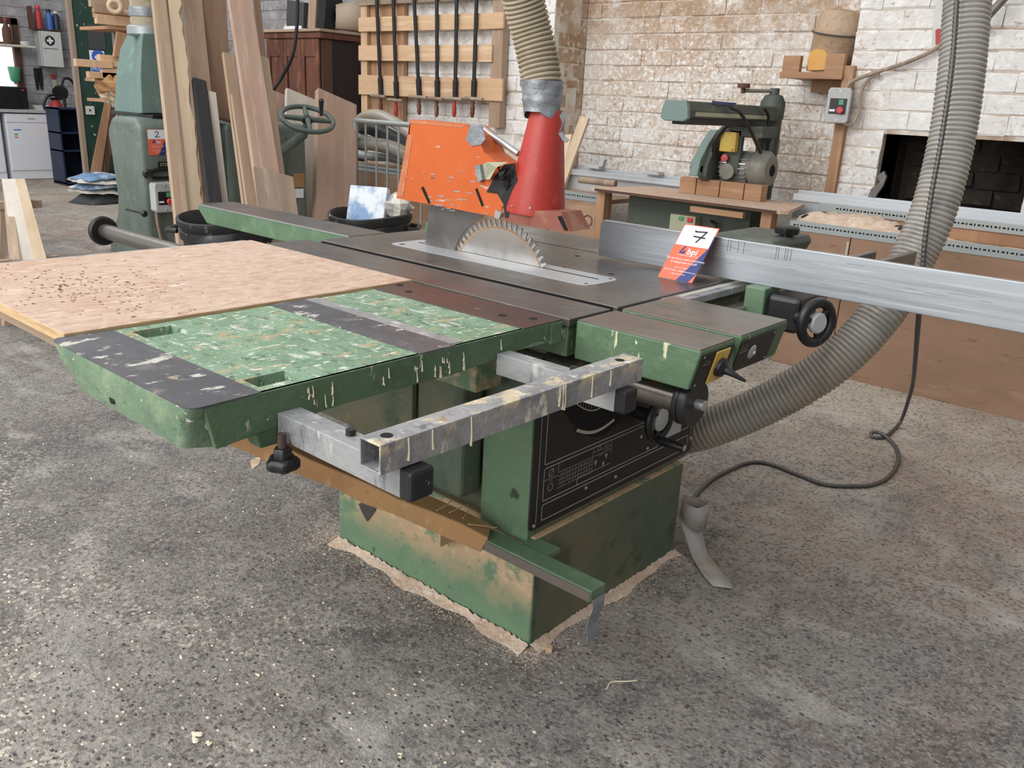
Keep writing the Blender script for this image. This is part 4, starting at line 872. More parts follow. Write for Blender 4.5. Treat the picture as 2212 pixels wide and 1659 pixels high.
yk = rb('yoke', 'ras_green', -2.44, -2.36, 4.66, 4.70, .95, 1.20, rs, .008); rb('yoke_head', 'ras_green', -2.46, -2.24, 4.66, 4.86, 1.16, 1.225, yk, .008); rb('yoke_leg', 'ras_green', -2.30, -2.25, 4.82, 4.86, 1.0, 1.18, yk, .006)
rb('yellow_switch', 'yellow', -2.475, -2.375, 4.62, 4.66, 1.075, 1.185, yk, .006)
G().lathe((-2.42, 4.66, .965), (0, -1, 0), [(.045, 0), (.045, .02), (.02, .022)], 24).build('pivot_plate', 'motor_grey', yk, smooth=40)
G().lathe((-2.44, 4.64, 1.04), (.2, -1, 0), [(.02, 0), (.02, .012), (.008, .013)], 16).build('red_knob', 'button_red', yk, smooth=40)
P = [(4.55, .93), (4.56, 1.0), (4.62, 1.10), (4.70, 1.19), (4.84, 1.20), (4.92, 1.10), (4.95, .95), (4.90, .86), (4.70, .84)]
gu = G().prism(P, 'x', -2.56, -2.50).build('blade_hood', 'ras_green', rs, bevel=.008)
P = [(4.50, .93), (4.52, 1.02), (4.60, 1.12), (4.68, 1.19), (4.70, 1.19), (4.60, .93)]; G().prism(P, 'x', -2.585, -2.53).build('hood_spout', 'ras_light', gu, bevel=.006)
g = G(); g.lathe((-2.53, 4.76, .955), (1, 0, 0), [(.125, 0), (.125, .004)], 36); g.build('blade', 'black', gu)
g = G(); g.tube(spline([(-2.50, 4.62, 1.04), (-2.49, 4.60, 1.14), (-2.44, 4.62, 1.22), (-2.36, 4.66, 1.25)], 8), .016, 8); g.build('hood_hose', 'black', gu, smooth=50)
G().cyl((-2.60, 4.55, .97), (-2.53, 4.55, .97), .02).build('hood_knob', 'black', gu)
for k in range(3): rb('hood_rib', 'ras_light', -2.60, -2.55, 4.53, 4.57, .93+.03*k, .945+.03*k, gu, .001)

# ------------------------------------------------------------------ on the white wall
sh = thing('bucket_shelf', (-2.15, 5.2, 1.50), 'small wooden corner shelf high on the brick wall', 'shelf')
for nm, x0, x1, y0, y1, z0, z1 in (('shelf_board', -2.36, -1.985, 5.04, 5.345, 1.503, 1.525), ('shelf_edge', -2.36, -1.985, 5.032, 5.04, 1.498, 1.535), ('shelf_block', -2.355, -2.25, 5.045, 5.085, 1.525, 1.625), ('shelf_block', -2.10, -1.99, 5.045, 5.085, 1.525, 1.635), ('shelf_bracket', -2.25, -2.02, 5.25, 5.345, 1.43, 1.503)):
    G().box(x0, x1, y0, y1, z0, z1).build(nm, 'wood_orange_x', sh, bevel=.003)
bt = thing('bucket', (-2.14, 5.2, 1.525), 'dusty yellow bucket upside down on the corner shelf', 'bucket')
M = Matrix.Translation((-2.15, 5.235, 1.535)) @ Matrix.Rotation(.13, 4, 'Y')
G(M).lathe((0, 0, 0), (0, 0, 1), [(.125, 0), (.13, .01), (.14, .20), (.146, .205), (.146, .23), (.14, .235), (.138, .30), (.125, .335), (.06, .352)], 36).build('bucket_body', 'bucket', bt, smooth=50)
g = G(); P = [PY(x, y, 5.09) for x, y in ((1745, 152), (1744, 130), (1750, 112), (1765, 105), (1780, 108), (1792, 122), (1795, 150))]; g.slab(P, (0, 1, 0), .04).build('bucket_mouth', 'bucket_in', bt)
g = G(); n = 16; g.tube([M @ Vector((-.152*math.cos(R(180*k/n)), -.152*math.sin(R(180*k/n)), .225-.02*math.sin(R(180*k/n)))) for k in range(n+1)], .005, 6); g.build('bucket_handle', 'conduit', bt, smooth=50)
p0 = PY(1790, 422, 5.06); p1 = PY(1815, 262, 5.06)
o = G().hexa([p0+Vector((-.03, 0, 0)), p0+Vector((.03, 0, 0)), p0+Vector((.03, .05, 0)), p0+Vector((-.03, .05, 0)), p1+Vector((-.03, 0, .3)), p1+Vector((.03, 0, .3)), p1+Vector((.03, .05, .3)), p1+Vector((-.03, .05, .3))]).build('wall_batten', 'wood_orange', bevel=.002); tag(o, 'orange-brown timber batten standing against the wall below the switch', 'batten')
def starter(name, o, ux, uy, w_, h_, d, label):
    o = Vector(o); ux = Vector(ux).normalized(); uy = Vector(uy).normalized(); n = ux.cross(uy)
    t = thing(name, o-n*d+uy*(-h_/2), label, 'switch box'); M = Matrix((( ux.x, uy.x, n.x, o.x), (ux.y, uy.y, n.y, o.y), (ux.z, uy.z, n.z, o.z), (0, 0, 0, 1)))
    b = G(M).prism([(-w_*.5, -h_*.42), (-w_*.42, -h_*.5), (w_*.42, -h_*.5), (w_*.5, -h_*.42), (w_*.5, h_*.42), (w_*.42, h_*.5), (-w_*.42, h_*.5), (-w_*.5, h_*.42)], 'z', -d, 0).build('case', 'grey_box', t, bevel=.006)
    G(M).box(-w_*.36, w_*.36, -h_*.24, h_*.2, 0, .002).build('face_plate', 'black', t); G(M).box(w_*.02, w_*.22, h_*.02, h_*.17, .002, .007).build('start_button', 'button_green', t, bevel=.001)
    G(M).lathe((w_*.12, -h_*.13, .002), (0, 0, 1), [(w_*.1, 0), (w_*.1, .010), (w_*.15, .011), (w_*.15, .02), (w_*.12, .024)], 20).build('stop_button', 'button_red', t, smooth=40)
    G(M).box(-w_*.34, -w_*.1, -h_*.17, -h_*.11, .002, .003).build('face_label', 'tag_white', t)
    for s in (-1, 1): G(M).lathe((0, s*h_*.41, 0), (0, 0, 1), [(w_*.05, 0), (w_*.04, .002)], 12).build('case_screw', 'silver', t)
    return t
c_ = PY(1810, 228, 4.97)
starter('starter_switch', c_, (.96, .28, 0), (0, 0, 1), .125, .19, .08, 'grey starter switch with red and green buttons on the brick wall')
for k, (off, lb_) in enumerate(((0, 'upper grey cable rising from the wall switch to the hose'),)):
    g = G(); g.tube(spline([PY(1825, 198, 5.0), PY(1838, 178, 5.03), PY(1880, 160, 5.05), PY(1950, 138, 5.06), PY(2010, 112, 5.06), PY(2060, 80, 5.06), PY(2140, 60, 5.06)], 8), .011, 8)
    tag(g.build('wall_cable', 'wood_grey', smooth=50), lb_, 'cable')
g = G(); g.tube(spline([PY(1822, 268, 5.0), PY(1840, 268, 5.03), PY(1855, 240, 5.05), PY(1862, 195, 5.06), PY(1880, 168, 5.06), PY(1900, 160, 5.06)], 8), .009, 8); tag(g.build('wall_cable', 'wood_grey', smooth=50), 'grey cable looping out from under the wall switch', 'cable')
sg = thing('wall_sign', PY(2035, 50, 5.09), 'cream wall sign with a red panel half behind the ribbed hose', 'sign')
G().slab([PY(x, y, 5.09) for x, y in ((2012, 96), (2018, 104), (2070, 100), (2070, -60), (2030, -60))], (0, -1, 0), .004).build('sign_plate', 'off_white', sg)
G().slab([PY(x, y, 5.085) for x, y in ((2021, 96), (2021, 65), (2026, 62), (2060, 62), (2060, 96))], (0, -1, 0), .002).build('sign_panel', 'red_box', sg)
p = PY(2032, 78, 5.082); text('S', .045, p, (1, 0, 0), (0, 0, 1), 'sign_lettering', 'tag_white', sg)
g = G(); g.cyl(PY(2130, 40, 5.0), PY(2230, -70, 5.0), .02); tag(g.build('wall_pipe', 'steel_brown', smooth=50), 'dark steel bar slanting across the top right corner', 'pipe')
g = G(); g.prism([(-1.64, .886), (-1.68, .886), (-1.67, .93), (-1.63, .97), (-1.65, 1.0), (-1.62, 1.03), (-1.60, 1.0), (-1.61, .95), (-1.63, .91)], 'y', 4.895, 4.92); tag(g.build('scrap_bracket', 'steel_dark'), 'bent dark metal bracket at the edge of the hearth', 'bracket')
for (a, b, w_, lb_) in (((1218, 375), (1262, 252), .075, 'wider pale offcut leaning in the alcove corner'), ((1208, 365), (1228, 290), .06, 'shorter pale offcut leaning behind the red funnel')):
    P0, P1 = PY(*a, 4.80), PY(*b, 4.92); d = (P1-P0).normalized(); P0 = P0-d*((P0.z-.73)/d.z)
    sd = d.cross(Vector((0, 1, 0))).normalized(); n = sd.cross(d); o = G().slab([P0-sd*w_/2, P0+sd*w_/2, P1+sd*w_/2, P1-sd*w_/2], n, .025).build('leaning_offcut', 'wood_pale', bevel=.002); tag(o, lb_, 'offcut')

# ------------------------------------------------------------------ pallet rack and sash clamps
pr = thing('pallet_rack', (-5.3, 4.9, 1.12), 'pale wooden pallet fixed to the wall as a clamp rack', 'pallet')
for (x0, x1, ya0, ya1, yb0, yb1) in ((778, 1090, 40, 25, 71, 60), (778, 1065, 101, 94, 133, 132), (778, 1087, 164, 168, 204, 219), (776, 1080, -25, -45, 12, -2)):
    P = [PY(x0, yb0, 4.89), PY(x1, yb1, 4.89), PY(x1, ya1, 4.89), PY(x0, ya0, 4.89)]; z0 = (P[0].z+P[1].z)/2; z1 = (P[2].z+P[3].z)/2
    G().box(P[0].x, P[1].x, 4.872, 4.89, z0, z1).build('pallet_slat', 'wood_pine_x' if ya0 > 0 else 'wood_grey_x', pr, bevel=.002)
for x0, x1, m, y in ((-6.06, -5.98, 'wood_pine', 4.89), (-4.56, -4.45, 'wood_tan', 4.89)): G().box(x0, x1, y, 4.955, 1.10, 2.3).build('pallet_bearer', m, pr, bevel=.002)
G().box(-5.97, -5.55, 4.92, 4.955, 1.10, 2.3).build('backing_board', 'wood_orange', pr)
for k, (xt, xb, ye, m, lb_) in enumerate(((812, 823, 246, 'a', 'first from the cupboard'), (848, 856, 256, 'b', 'second from the cupboard'), (893, 906, 248, 'a', 'third from the cupboard'), (942, 943, 252, 'a', 'third from the ribbed hose'), (985, 981, 252, 'b', 'second from the ribbed hose'), (1028, 1020, 252, 'a', 'nearest the ribbed hose'))):
    a, b = PY(xt, 0, 4.845), PY(xb, ye, 4.845); d = (b-a).normalized(); L = (b-a).length; a2 = a-d*.35
    t = thing('sash_clamp', b, 'black sash clamp hanging on the pallet rack, '+lb_, 'clamp', 'sash clamps on the pallet rack')
    zz = lambda f: a.lerp(b, f)
    G().slab([a2+Vector((-.014, 0, 0)), a2+Vector((.014, 0, 0)), zz(.80)+Vector((.014, 0, 0)), zz(.80)+Vector((-.014, 0, 0))], (0, 1, 0), .014).build('clamp_bar', 'black', t, bevel=.001)
    G().slab([zz(.68)+Vector((-.019, -.005, 0)), zz(.68)+Vector((.019, -.005, 0)), zz(.85)+Vector((.017, -.005, 0)), zz(.85)+Vector((-.017, -.005, 0))], (0, 1, 0), .026).build('clamp_head', 'black', t, bevel=.003)
    c = zz(.845); G().cyl(c+Vector((-.09+.02*(k % 2), -.02, .005)), c+Vector((.09+.015*(k % 3), -.02, 0)), .014, n=10).build('clamp_bar_handle', 'wood_grey', t, smooth=40)
    G().lathe(zz(.86), d, [(.012, 0), (.016, .012), (.012, .03), (.019, .05), (.016, .075), (.018, .09), (.010, .12)], 14).build('clamp_grip', 'red' if m == 'b' else 'mahogany', t, smooth=50)

# ------------------------------------------------------------------ mahogany cupboard and what lies on it
cu = thing('cupboard', (-7.7, 5.6, 0), 'old panelled mahogany cupboard against the far wall', 'cupboard')
XA, XB, Y0, Y1 = -8.16, -7.27, 5.36, 5.84
G().box(XA, XB, Y0+.02, Y1, 0, 1.78).build('carcass', 'mahogany_dark', cu)
G().box(XB, XB+.012, Y0+.02, Y0+.14, .9, 1.78).build('side_stile', 'wood_dark', cu); 
G().box(XA-.03, XB+.04, Y0-.02, Y1, 1.785, 1.845).build('cornice', 'mahogany', cu, bevel=.01); G().box(XA-.05, XB+.06, Y0-.04, Y1, 1.845, 1.872).build('cornice_cap', 'wood_tan_x', cu, bevel=.006)
W3 = (XB-XA)/3
dr = G().box(XA, XB, Y0+.004, Y0+.02, .9, 1.78).build('door_frame', 'mahogany_dark', cu)
for k in range(3):
    a, b = XA+k*W3, XA+(k+1)*W3; d = .06
    for x0, x1, z0, z1 in ((a, a+d, .9, 1.78), (b-d, b, .9, 1.78), (a+d, b-d, 1.62, 1.78), (a+d, b-d, .9, .98)): G().box(x0+.002, x1-.002, Y0-.012, Y0+.004, z0, z1).build('door_rail', 'mahogany', cu, bevel=.003)
    G().box(a+d+.01, b-d-.01, Y0-.002, Y0+.004, .98, 1.62).build('door_panel', 'mahogany', cu, bevel=.002)
def cbx(p, q, y, dep, z0): # px corners on plane y -> box standing on z0
    a, b = PY(*p, y), PY(*q, y); return a.x, b.x, y, y+dep, z0, a.z
ZC = 1.873
bxg = thing('ring_binder', (-7.75, 5.5, ZC), 'dark grey tilted box file on top of the cupboard', 'file box')
G(Matrix.Translation((-7.80, 5.45, ZC)) @ Matrix.Rotation(.12, 4, 'Y')).box(-.15, .14, 0, .2, .035, .27).build('file_body', 'felt_grey', bxg, bevel=.004); G().box(-7.98, -7.68, 5.447, 5.45, ZC+.002, ZC+.04).build('file_label', 'tag_white', bxg)
tag(G(Matrix.Translation((-7.53, 5.45, ZC)) @ Matrix.Rotation(.15, 4, 'Y')).box(-.06, .06, 0, .2, .01, .32).build('wood_offcut', 'wood_tan', bevel=.003), 'upright pale block between the dark boxes on the cupboard', 'offcut')
tag(G(Matrix.Translation((-7.40, 5.46, ZC)) @ Matrix.Rotation(.18, 4, 'Y')).box(-.065, .065, 0, .2, .012, .34).build('black_box', 'black', bevel=.01), 'black box beside the rolled sheet on the cupboard', 'box')
g = G(); P = []
tag(G(Matrix.Translation((-8.0, 5.47, ZC)) @ Matrix.Rotation(-.9, 4, 'Y')).box(0, .26, 0, .03, 0, .03).build('wood_offcut', 'wood_pale', bevel=.002), 'thin pale stick leaning on the box file', 'offcut')
# rolled sheet: spiral section extruded
c0 = Vector((-7.38, 5.64, 2.022)); axd = Vector((.42, .9, -.04)).normalized(); sd = Vector((0, 0, 1)); s2 = axd.cross(sd).normalized(); N = 34; vs = []
for e in (-.02, .33):
    for k in range(N): a = k/(N-1)*2*math.pi*1.35-1.2; r = .145-.035*k/N; vs.append(c0+axd*e+sd*r*math.sin(a)+s2*r*math.cos(a))
g = G(); g.add(vs, [(k, k+1, N+k+1, N+k) for k in range(N-1)]); o = g.build('rolled_sheet', 'roll', smooth=60); o.modifiers.new('s', 'SOLIDIFY').thickness = .006; tag(o, 'roll of beige sheet lying on top of the cupboard', 'roll')
g = G(); g.tube(spline([PY(642, -120, 5.0), PY(643, 0, 5.0), PY(641, 60, 5.0), PY(632, 120, 4.98), PY(610, 165, 4.95), PY(590, 196, 4.9), PY(575, 230, 4.9)], 8), .016, 8); tag(g.build('hanging_cable', 'black', smooth=50), 'thick black cable hanging in front of the cupboard', 'cable')

# ------------------------------------------------------------------ crowd barrier with pipes on the bench behind it
ba = thing('barrier', (-4.7, 4.22, 0), 'grey steel barrier standing in front of the bench', 'barrier')
zb = PY(830, 265, 4.22).z
G().cyl((-5.3, 4.22, zb), (-4.05, 4.22, zb), .019, n=14).build('top_rail', 'galv_plain', ba, smooth=40)
G().cyl((-5.3, 4.22, .18), (-4.05, 4.22, .18), .019, n=14).build('bottom_rail', 'galv_plain', ba, smooth=40)
for x in (-5.3, -4.05): G().cyl((x, 4.22, 0.01), (x, 4.22, zb), .019, n=14).build('barrier_post', 'galv_plain', ba, smooth=40); G().box(x-.03, x+.03, 4.08, 4.34, 0, .012).build('barrier_foot', 'galv_plain', ba)
xx = PY(790, 300, 4.22).x; dx = (PY(861, 300, 4.22).x-xx)/3
for k in range(-1, 9):
    x = xx+k*dx
    if -5.28 < x < -4.07: G().cyl((x, 4.22, .18), (x, 4.22, zb), .008, n=8).build('barrier_bar', 'galv_plain', ba, smooth=40)
for k, (pts, r, m, lb_) in enumerate((([(740, 345), (765, 275), (800, 249), (840, 258), (900, 300), (950, 360)], .045, 'hose_grey', 'uppermost grey pipe bent over the barrier top rail'), ([(760, 278), (800, 275), (850, 300), (930, 340)], .062, 'hose_black', 'thick black pipe just below the barrier rail'),
        ([(768, 300), (790, 308), (850, 320), (905, 350)], .055, 'hose_grey', 'middle grey pipe curving down behind the barrier'), ([(765, 330), (800, 338), (840, 340), (880, 350)], .035, 'galv_plain', 'lowest pale pipe lying on the bench behind the barrier'))):
    g = G(); g.tube(spline([PY(x, y, 4.46+.12*(k % 2)+.05*k) for x, y in pts], 8), r, 14); tag(g.build('bent_pipe', m, smooth=50), lb_, 'pipe', 'pipes behind the barrier')
p = PY(772, 240, 4.5); g = G(); g.ring((p.x, 4.42, p.z-.02), (0, 1, 0), .05, .008, 24, 8); tag(g.build('blue_handle', 'blue_dark', smooth=50), 'small navy loop handle above the barrier', 'handle')

# ------------------------------------------------------------------ planer with its hood
XF = -5.0
pm = thing('planer', (-5.4, 3.0, 0), 'old green thickness planer with rounded casing behind the leaning boards', 'planer')
ya = PX(297, 255, XF).y; yb = PX(372, 255, XF).y; yc = PX(498, 255, XF).y; yd = PX(668, 330, XF).y; zt = PX(297, 255, XF).z
xl = PY(228, 262, ya).x
# left casing, waisted below
prof = [(xl+.02, zt-.06), (xl, zt-.09), (xl+.05, .62), (xl+.02, .50), (xl-.10, .38), (xl-.14, .25), (xl-.12, .005), (XF, .005), (XF, zt-.05), (XF-.05, zt), (xl+.07, zt)]
o = G().prism(prof, 'y', ya, ya+.42).build('left_casing', 'hammerite', pm, bevel=.035); o.modifiers['bevel'].segments = 4
o.data.polygons.foreach_set('use_smooth', [True]*len(o.data.polygons)); o.data.set_sharp_from_angle(angle=R(60))
zt2 = PX(640, 268, XF).z
o = G().box(XF-.75, XF-.02, yc-.02, yd, .005, zt2).build('right_casing', 'hammerite', pm, bevel=.04); o.modifiers['bevel'].segments = 4
G().box(XF-.6, XF-.08, ya+.40, yc, .005, .95).build('planer_bed', 'hammerite', pm, bevel=.02)
G().box(XF-.6, XF-.06, ya+.12, yc, zt-.002, zt+.02).build('planer_top', 'black', pm, bevel=.004)
# hood
xh = XF-.32
def hp(x, y): return PX(x, y, xh+.2)
g = G(); q = []
for (xa, xm, xb_, y, dep) in ((285, 306, 372, 245, .40), (284, 303, 368, 160, .34), (289, 305, 366, 105, .30), (296, 308, 362, 72, .2)):
    a, m_, b = PX(xa, y, xh-.05), PX(xm, y, xh+.2), PX(xb_, y, xh+.2); q.append([a, m_, b, Vector((b.x-dep, b.y, b.z)), Vector((a.x-dep*.6, a.y, a.z))])
g.add([p for r in q for p in r], [(i*5+j, i*5+(j+1) % 5, i*5+5+(j+1) % 5, i*5+5+j) for i in range(3) for j in range(5)]+[(4, 3, 2, 1, 0), (15, 16, 17, 18, 19)])
hd = g.build('extraction_hood', 'hood_green', pm, bevel=.006)
c = (q[3][0]+q[3][2])/2; c.x -= .05
G().lathe((c.x, c.y, c.z-.02), (0, 0, 1), [(.105, 0), (.118, .01), (.118, .05), (.105, .06)], 24).build('hood_clamp', 'galv_plain', hd, smooth=40)
G().lathe((c.x, c.y, c.z+.035), (0, 0, 1), [(.09, 0), (.095, .03), (.09, .06), (.097, .09), (.09, .12), (.095, .5)], 24).build('hood_duct', 'hose_cream', hd, smooth=40)
G().lathe((c.x, c.y, c.z+.09), (0, 0, 1), [(.098, 0), (.10, .03), (.098, .05)], 24).build('duct_tape_band', 'tape', hd, smooth=40)
# fittings on the front face
def pf(px, py, off=.0): p = PX(px, py, XF); p.x += off; return p
st_ = G().lathe(pf(314, 374, .012), (1, -.3, 0), [(.012, -.01), (.012, .012), (.026, .02), (.028, .04), (.018, .055)], 18).build('lever_knob', 'black', pm, smooth=40)
G().tube([pf(318, 372, .012), pf(345, 365, .012), pf(372, 366, .01)], .012, 10).build('lever', 'black', pm, smooth=40)
G().slab([pf(*p, .001) for p in ((341, 361), (372, 361), (372, 349), (341, 349))], (1, 0, 0), .003).build('stop_plate', 'black', pm); text('STOP', .026, pf(345, 359, .0045), (0, 1, 0), (0, 0, 1), 'plate_lettering', 'print_white', pm)
G().slab([pf(*p, .001) for p in ((329, 388), (366, 388), (366, 381), (329, 381))], (1, 0, 0), .003).build('maker_plate', 'black', pm)
G().lathe(pf(273, 452, .2), (1, 0, 0), [(.006, -.2), (.006, 0), (.016, .005), (.02, .02), (.012, .032)], 14).build('small_knob', 'black', pm, smooth=40)
G().tube(spline([pf(330, 452, .04), pf(335, 480, .03), pf(345, 520, .02), pf(350, 560, .02)], 6), .009, 8).build('switch_cable', 'wood_grey', pm, smooth=50)
# raised handwheel
wc = PD(664, 257, 5.42); th = (CAM-wc); th.z = 0; th.normalize(); ax = (Vector((0, 0, 1))*math.cos(R(24))+th*math.sin(R(24))).normalized(); ax = (ax+rt*.13).normalized()
g = G(); g.ring(wc, ax, .163, .016, 44, 10); u = ax.orthogonal().normalized(); v = ax.cross(u)
hwp = g.build('feed_wheel', 'wheel_green', pm, smooth=50)
g = G()
for a in range(4): e = (u*math.cos(R(90*a+20))+v*math.sin(R(90*a+20))); g.tube([wc+e*.02, wc+e*.158], [.019, .014], 8)
g.build('wheel_spokes', 'wheel_green', hwp, smooth=50); G().lathe(wc-ax*.02, ax, [(.035, 0), (.035, .03), (.02, .036)], 18).build('wheel_hub', 'black', hwp, smooth=40)
kb_ = PD(694, 240, 5.39); G().lathe(kb_, (.05, 0, 1), [(.008, -.03), (.012, 0), (.014, .045), (.018, .06), (.010, .075)], 14).build('wheel_grip', 'black', hwp, smooth=40)
G().tube([wc-ax*.02, wc-Vector((.03, .01, .10)), Vector((XF-.0, wc.y-.03, wc.z-.22)), Vector((XF-.03, wc.y-.02, wc.z-.40))], [.022, .028, .035, .04], 12).build('wheel_column', 'hammerite', pm, smooth=50)
G().slab([pf(*p, -.015) for p in ((636, 405), (660, 405), (660, 375), (636, 375))], (1, 0, 0), .003).build('brass_plate', 'cardboard', pm); G().slab([pf(*p, -.015) for p in ((640, 428), (658, 428), (658, 408), (640, 408))], (1, 0, 0), .003).build('paper_label', 'tag_white', pm)
c_ = pf(345, 424, .075); starter('starter_switch', c_, (0, 1, 0), (0, 0, 1), .13, .175, .07, 'grey starter switch with red button on the green planer')
a_ = pf(321, 335, .004); b_ = pf(355, 331, .004); t_ = pf(318, 279, .004)
lot_tag('lot_tag', '2', Vector((XF+.004, a_.y, a_.z)), (0, 1, 0), (0, 0, 1), .112, t_.z-a_.z, 'orange and navy lot card with handwritten 2 stuck on the green planer', S2)

# ------------------------------------------------------------------ boards leaning against the planer
def proj(p):
    d = Vector(p)-CAM; z = d.dot(fw); return Vector((IW/2+FPX*d.dot(rt)/z, IH/2-FPX*d.dot(up)/z))
def board(name, m, tp, bp, Dt, Db, th_, label, floor=True, over=0, cat='board', group='boards leaning on the planer'):
    """tp / bp: (left, right, row) of the board where it leaves view; the board goes on to the floor and 'over' metres above"""
    pt = PD((tp[0]+tp[1])/2, tp[2], Dt); pb = PD((bp[0]+bp[1])/2, bp[2], Db); d = (pt-pb).normalized()
    if floor: pb = pb-d*((pb.z-.002-th_*.3)/d.z)
    pt = pt+d*over
    wv = Vector((0, 1, 0)); wv = (wv-d*wv.dot(d)).normalized(); nn = wv.cross(d)
    if nn.x < 0: nn = -nn
    pm_ = PD((tp[0]+tp[1])/2, tp[2], Dt); ppm = (proj(pm_+wv*.01)-proj(pm_-wv*.01)).x/.02; w1 = (tp[1]-tp[0])/ppm
    pq = PD((bp[0]+bp[1])/2, bp[2], Db); ppm = (proj(pq+wv*.01)-proj(pq-wv*.01)).x/.02; w2 = (bp[1]-bp[0])/ppm; w_ = (w1+w2)/2
    L = (pt-pb).length; M = Matrix(((wv.x, nn.x, d.x, pb.x), (wv.y, nn.y, d.y, pb.y), (wv.z, nn.z, d.z, pb.z), (0, 0, 0, 1)))
    if M.to_3x3().determinant() < 0: M = Matrix(((-wv.x, nn.x, d.x, pb.x), (-wv.y, nn.y, d.y, pb.y), (-wv.z, nn.z, d.z, pb.z), (0, 0, 0, 1)))
    g = G()
    if m == 'waney':
        n = 40; vs = []
        for k in range(n+1):
            z = L*k/n; e = -w_*.5+.005*math.sin(k*.9)+.004*math.sin(k*3.1)+(.012 if k % 9 == 4 else 0)
            vs += [(e-.006, -th_, z), (w_*.5, -th_, z), (w_*.5, 0, z), (e+.012, 0, z)]
        g.add(vs, [(i*4+j, i*4+(j+1) % 4, i*4+4+(j+1) % 4, i*4+4+j) for i in range(n) for j in range(4)]+[(3, 2, 1, 0), tuple(n*4+j for j in range(4))]); m = 'wood_pale'
    else: g.box(-w_/2, w_/2, -th_, 0, 0, L)
    o = g.build(name, m, M=M, bevel=.003); return tag(o, label, cat, group)
BB = board
BB('leaning_board', 'wood_tan', (329, 361, 0), (371, 398, 375), 4.90, 4.66, .035, 'thick pale brown board, leftmost of those leaning on the planer', over=.5)
BB('leaning_board', 'waney', (363, 394, 0), (404, 436, 375), 4.98, 4.75, .03, 'yellowish waney-edged board with ragged bark edge leaning on the planer', over=.5)
BB('leaning_board', 'wood_tan', (394, 438, 0), (434, 476, 375), 5.22, 4.88, .03, 'wide tan board behind the black board', over=.5)
BB('leaning_board', 'wood_brown', (438, 492, 0), (456, 502, 255), 5.35, 5.16, .03, 'wide dark brown board standing on top of the planer', floor=False, over=.5)
BB('leaning_board', 'wood_black', (415, 448, 170), (452, 478, 430), 4.95, 4.66, .03, 'black painted board leaning on the planer')
BB('leaning_board', 'wood_white', (448, 468, 197), (475, 492, 430), 4.98, 4.76, .02, 'narrow whitish board beside the black board')
BB('leaning_board', 'wood_tan', (482, 507, 115), (520, 546, 400), 5.05, 4.72, .025, 'tan board just left of the tall pink board')
BB('leaning_board', 'wood_tan', (501, 524, 206), (522, 552, 375), 4.92, 4.70, .02, 'short brown board leaning in front of the tan one')
BB('leaning_board', 'wood_pink', (489, 551, 0), (556, 600, 375), 5.0, 4.55, .03, 'tall wide pinkish board leaning across the others', over=.5)
BB('leaning_board', 'wood_brown', (549, 563, 0), (565, 578, 150), 5.18, 5.05, .02, 'thin dark board behind the tall pink board', over=.4)
BB('leaning_board', 'wood_tan', (562, 579, 122), (594, 618, 380), 5.02, 4.70, .03, 'tan board right of the tall pink board')
BB('board_offcut', 'wood_grey', (549, 633, 370), (556, 646, 450), 4.5, 4.38, .012, 'square grey fibreboard offcut leaning in front of the pink board')
BB('leaning_board', 'wood_pink', (588, 618, 200), (585, 616, 440), 6.6, 6.3, .03, 'narrow pinkish panel behind the handwheel', group='panels behind the handwheel')
BB('leaning_board', 'wood_white', (619, 686, 203), (616, 682, 470), 6.5, 6.2, .03, 'pale grey panel behind the handwheel', group='panels behind the handwheel')
BB('leaning_board', 'wood_pink', (688, 772, 208), (684, 770, 470), 6.35, 6.05, .05, 'wide pink pine panel right of the handwheel', group='panels behind the handwheel')
# planks propped beyond the sheet at the left
def plank(p0, p1, w_, th_, m, label, z=0):
    p0, p1 = Vector(p0), Vector(p1); d = (p1-p0).normalized(); wv = d.cross(Vector((0, 0, 1))).normalized(); n = wv.cross(d); M = Matrix(((wv.x, n.x, d.x, p0.x), (wv.y, n.y, d.y, p0.y), (wv.z, n.z, d.z, p0.z), (0, 0, 0, 1)))
    return tag(G().box(-w_/2, w_/2, -th_, 0, 0, (p1-p0).length).build('plank', m, M=M, bevel=.002), label, 'plank', 'planks propped on the trestle')
plank(PD(62, 580, 4.3), PD(22, 386, 5.9), .105, .03, 'wood_white', 'broad pale plank, left one propped beyond the sheet')
plank(PD(92, 580, 4.3), PD(43, 386, 5.92), .06, .03, 'wood_pale', 'narrower pale plank, right one propped beyond the sheet')
plank(PD(32, 560, 4.35), PD(14, 400, 5.8), .05, .05, 'wood_tan', 'square tan batten under the pale planks')
tr = thing('trestle', PD(50, 520, 5.2), 'wooden trestle under the pale planks at the left', 'trestle'); 
for D_, dz in ((4.6, .045), (5.6, .045)):
    c = PD(62, 580, 4.3).lerp(PD(22, 386, 5.9), (D_-4.3)/1.6); c.z -= .09
    for s in (-1, 1): G().hexa([(c.x-.02, c.y+s*.14-.02, 0), (c.x+.02, c.y+s*.14-.02, 0), (c.x+.02, c.y+s*.14+.02, 0), (c.x-.02, c.y+s*.14+.02, 0), (c.x-.02, c.y+s*.07-.02, c.z), (c.x+.02, c.y+s*.07-.02, c.z), (c.x+.02, c.y+s*.07+.02, c.z), (c.x-.02, c.y+s*.07+.02, c.z)]).build('trestle_leg', 'wood_tan', tr)
    G().box(c.x-.03, c.x+.03, c.y-.16, c.y+.16, c.z-.02, c.z+.03).build('trestle_rail', 'wood_tan_x', tr)

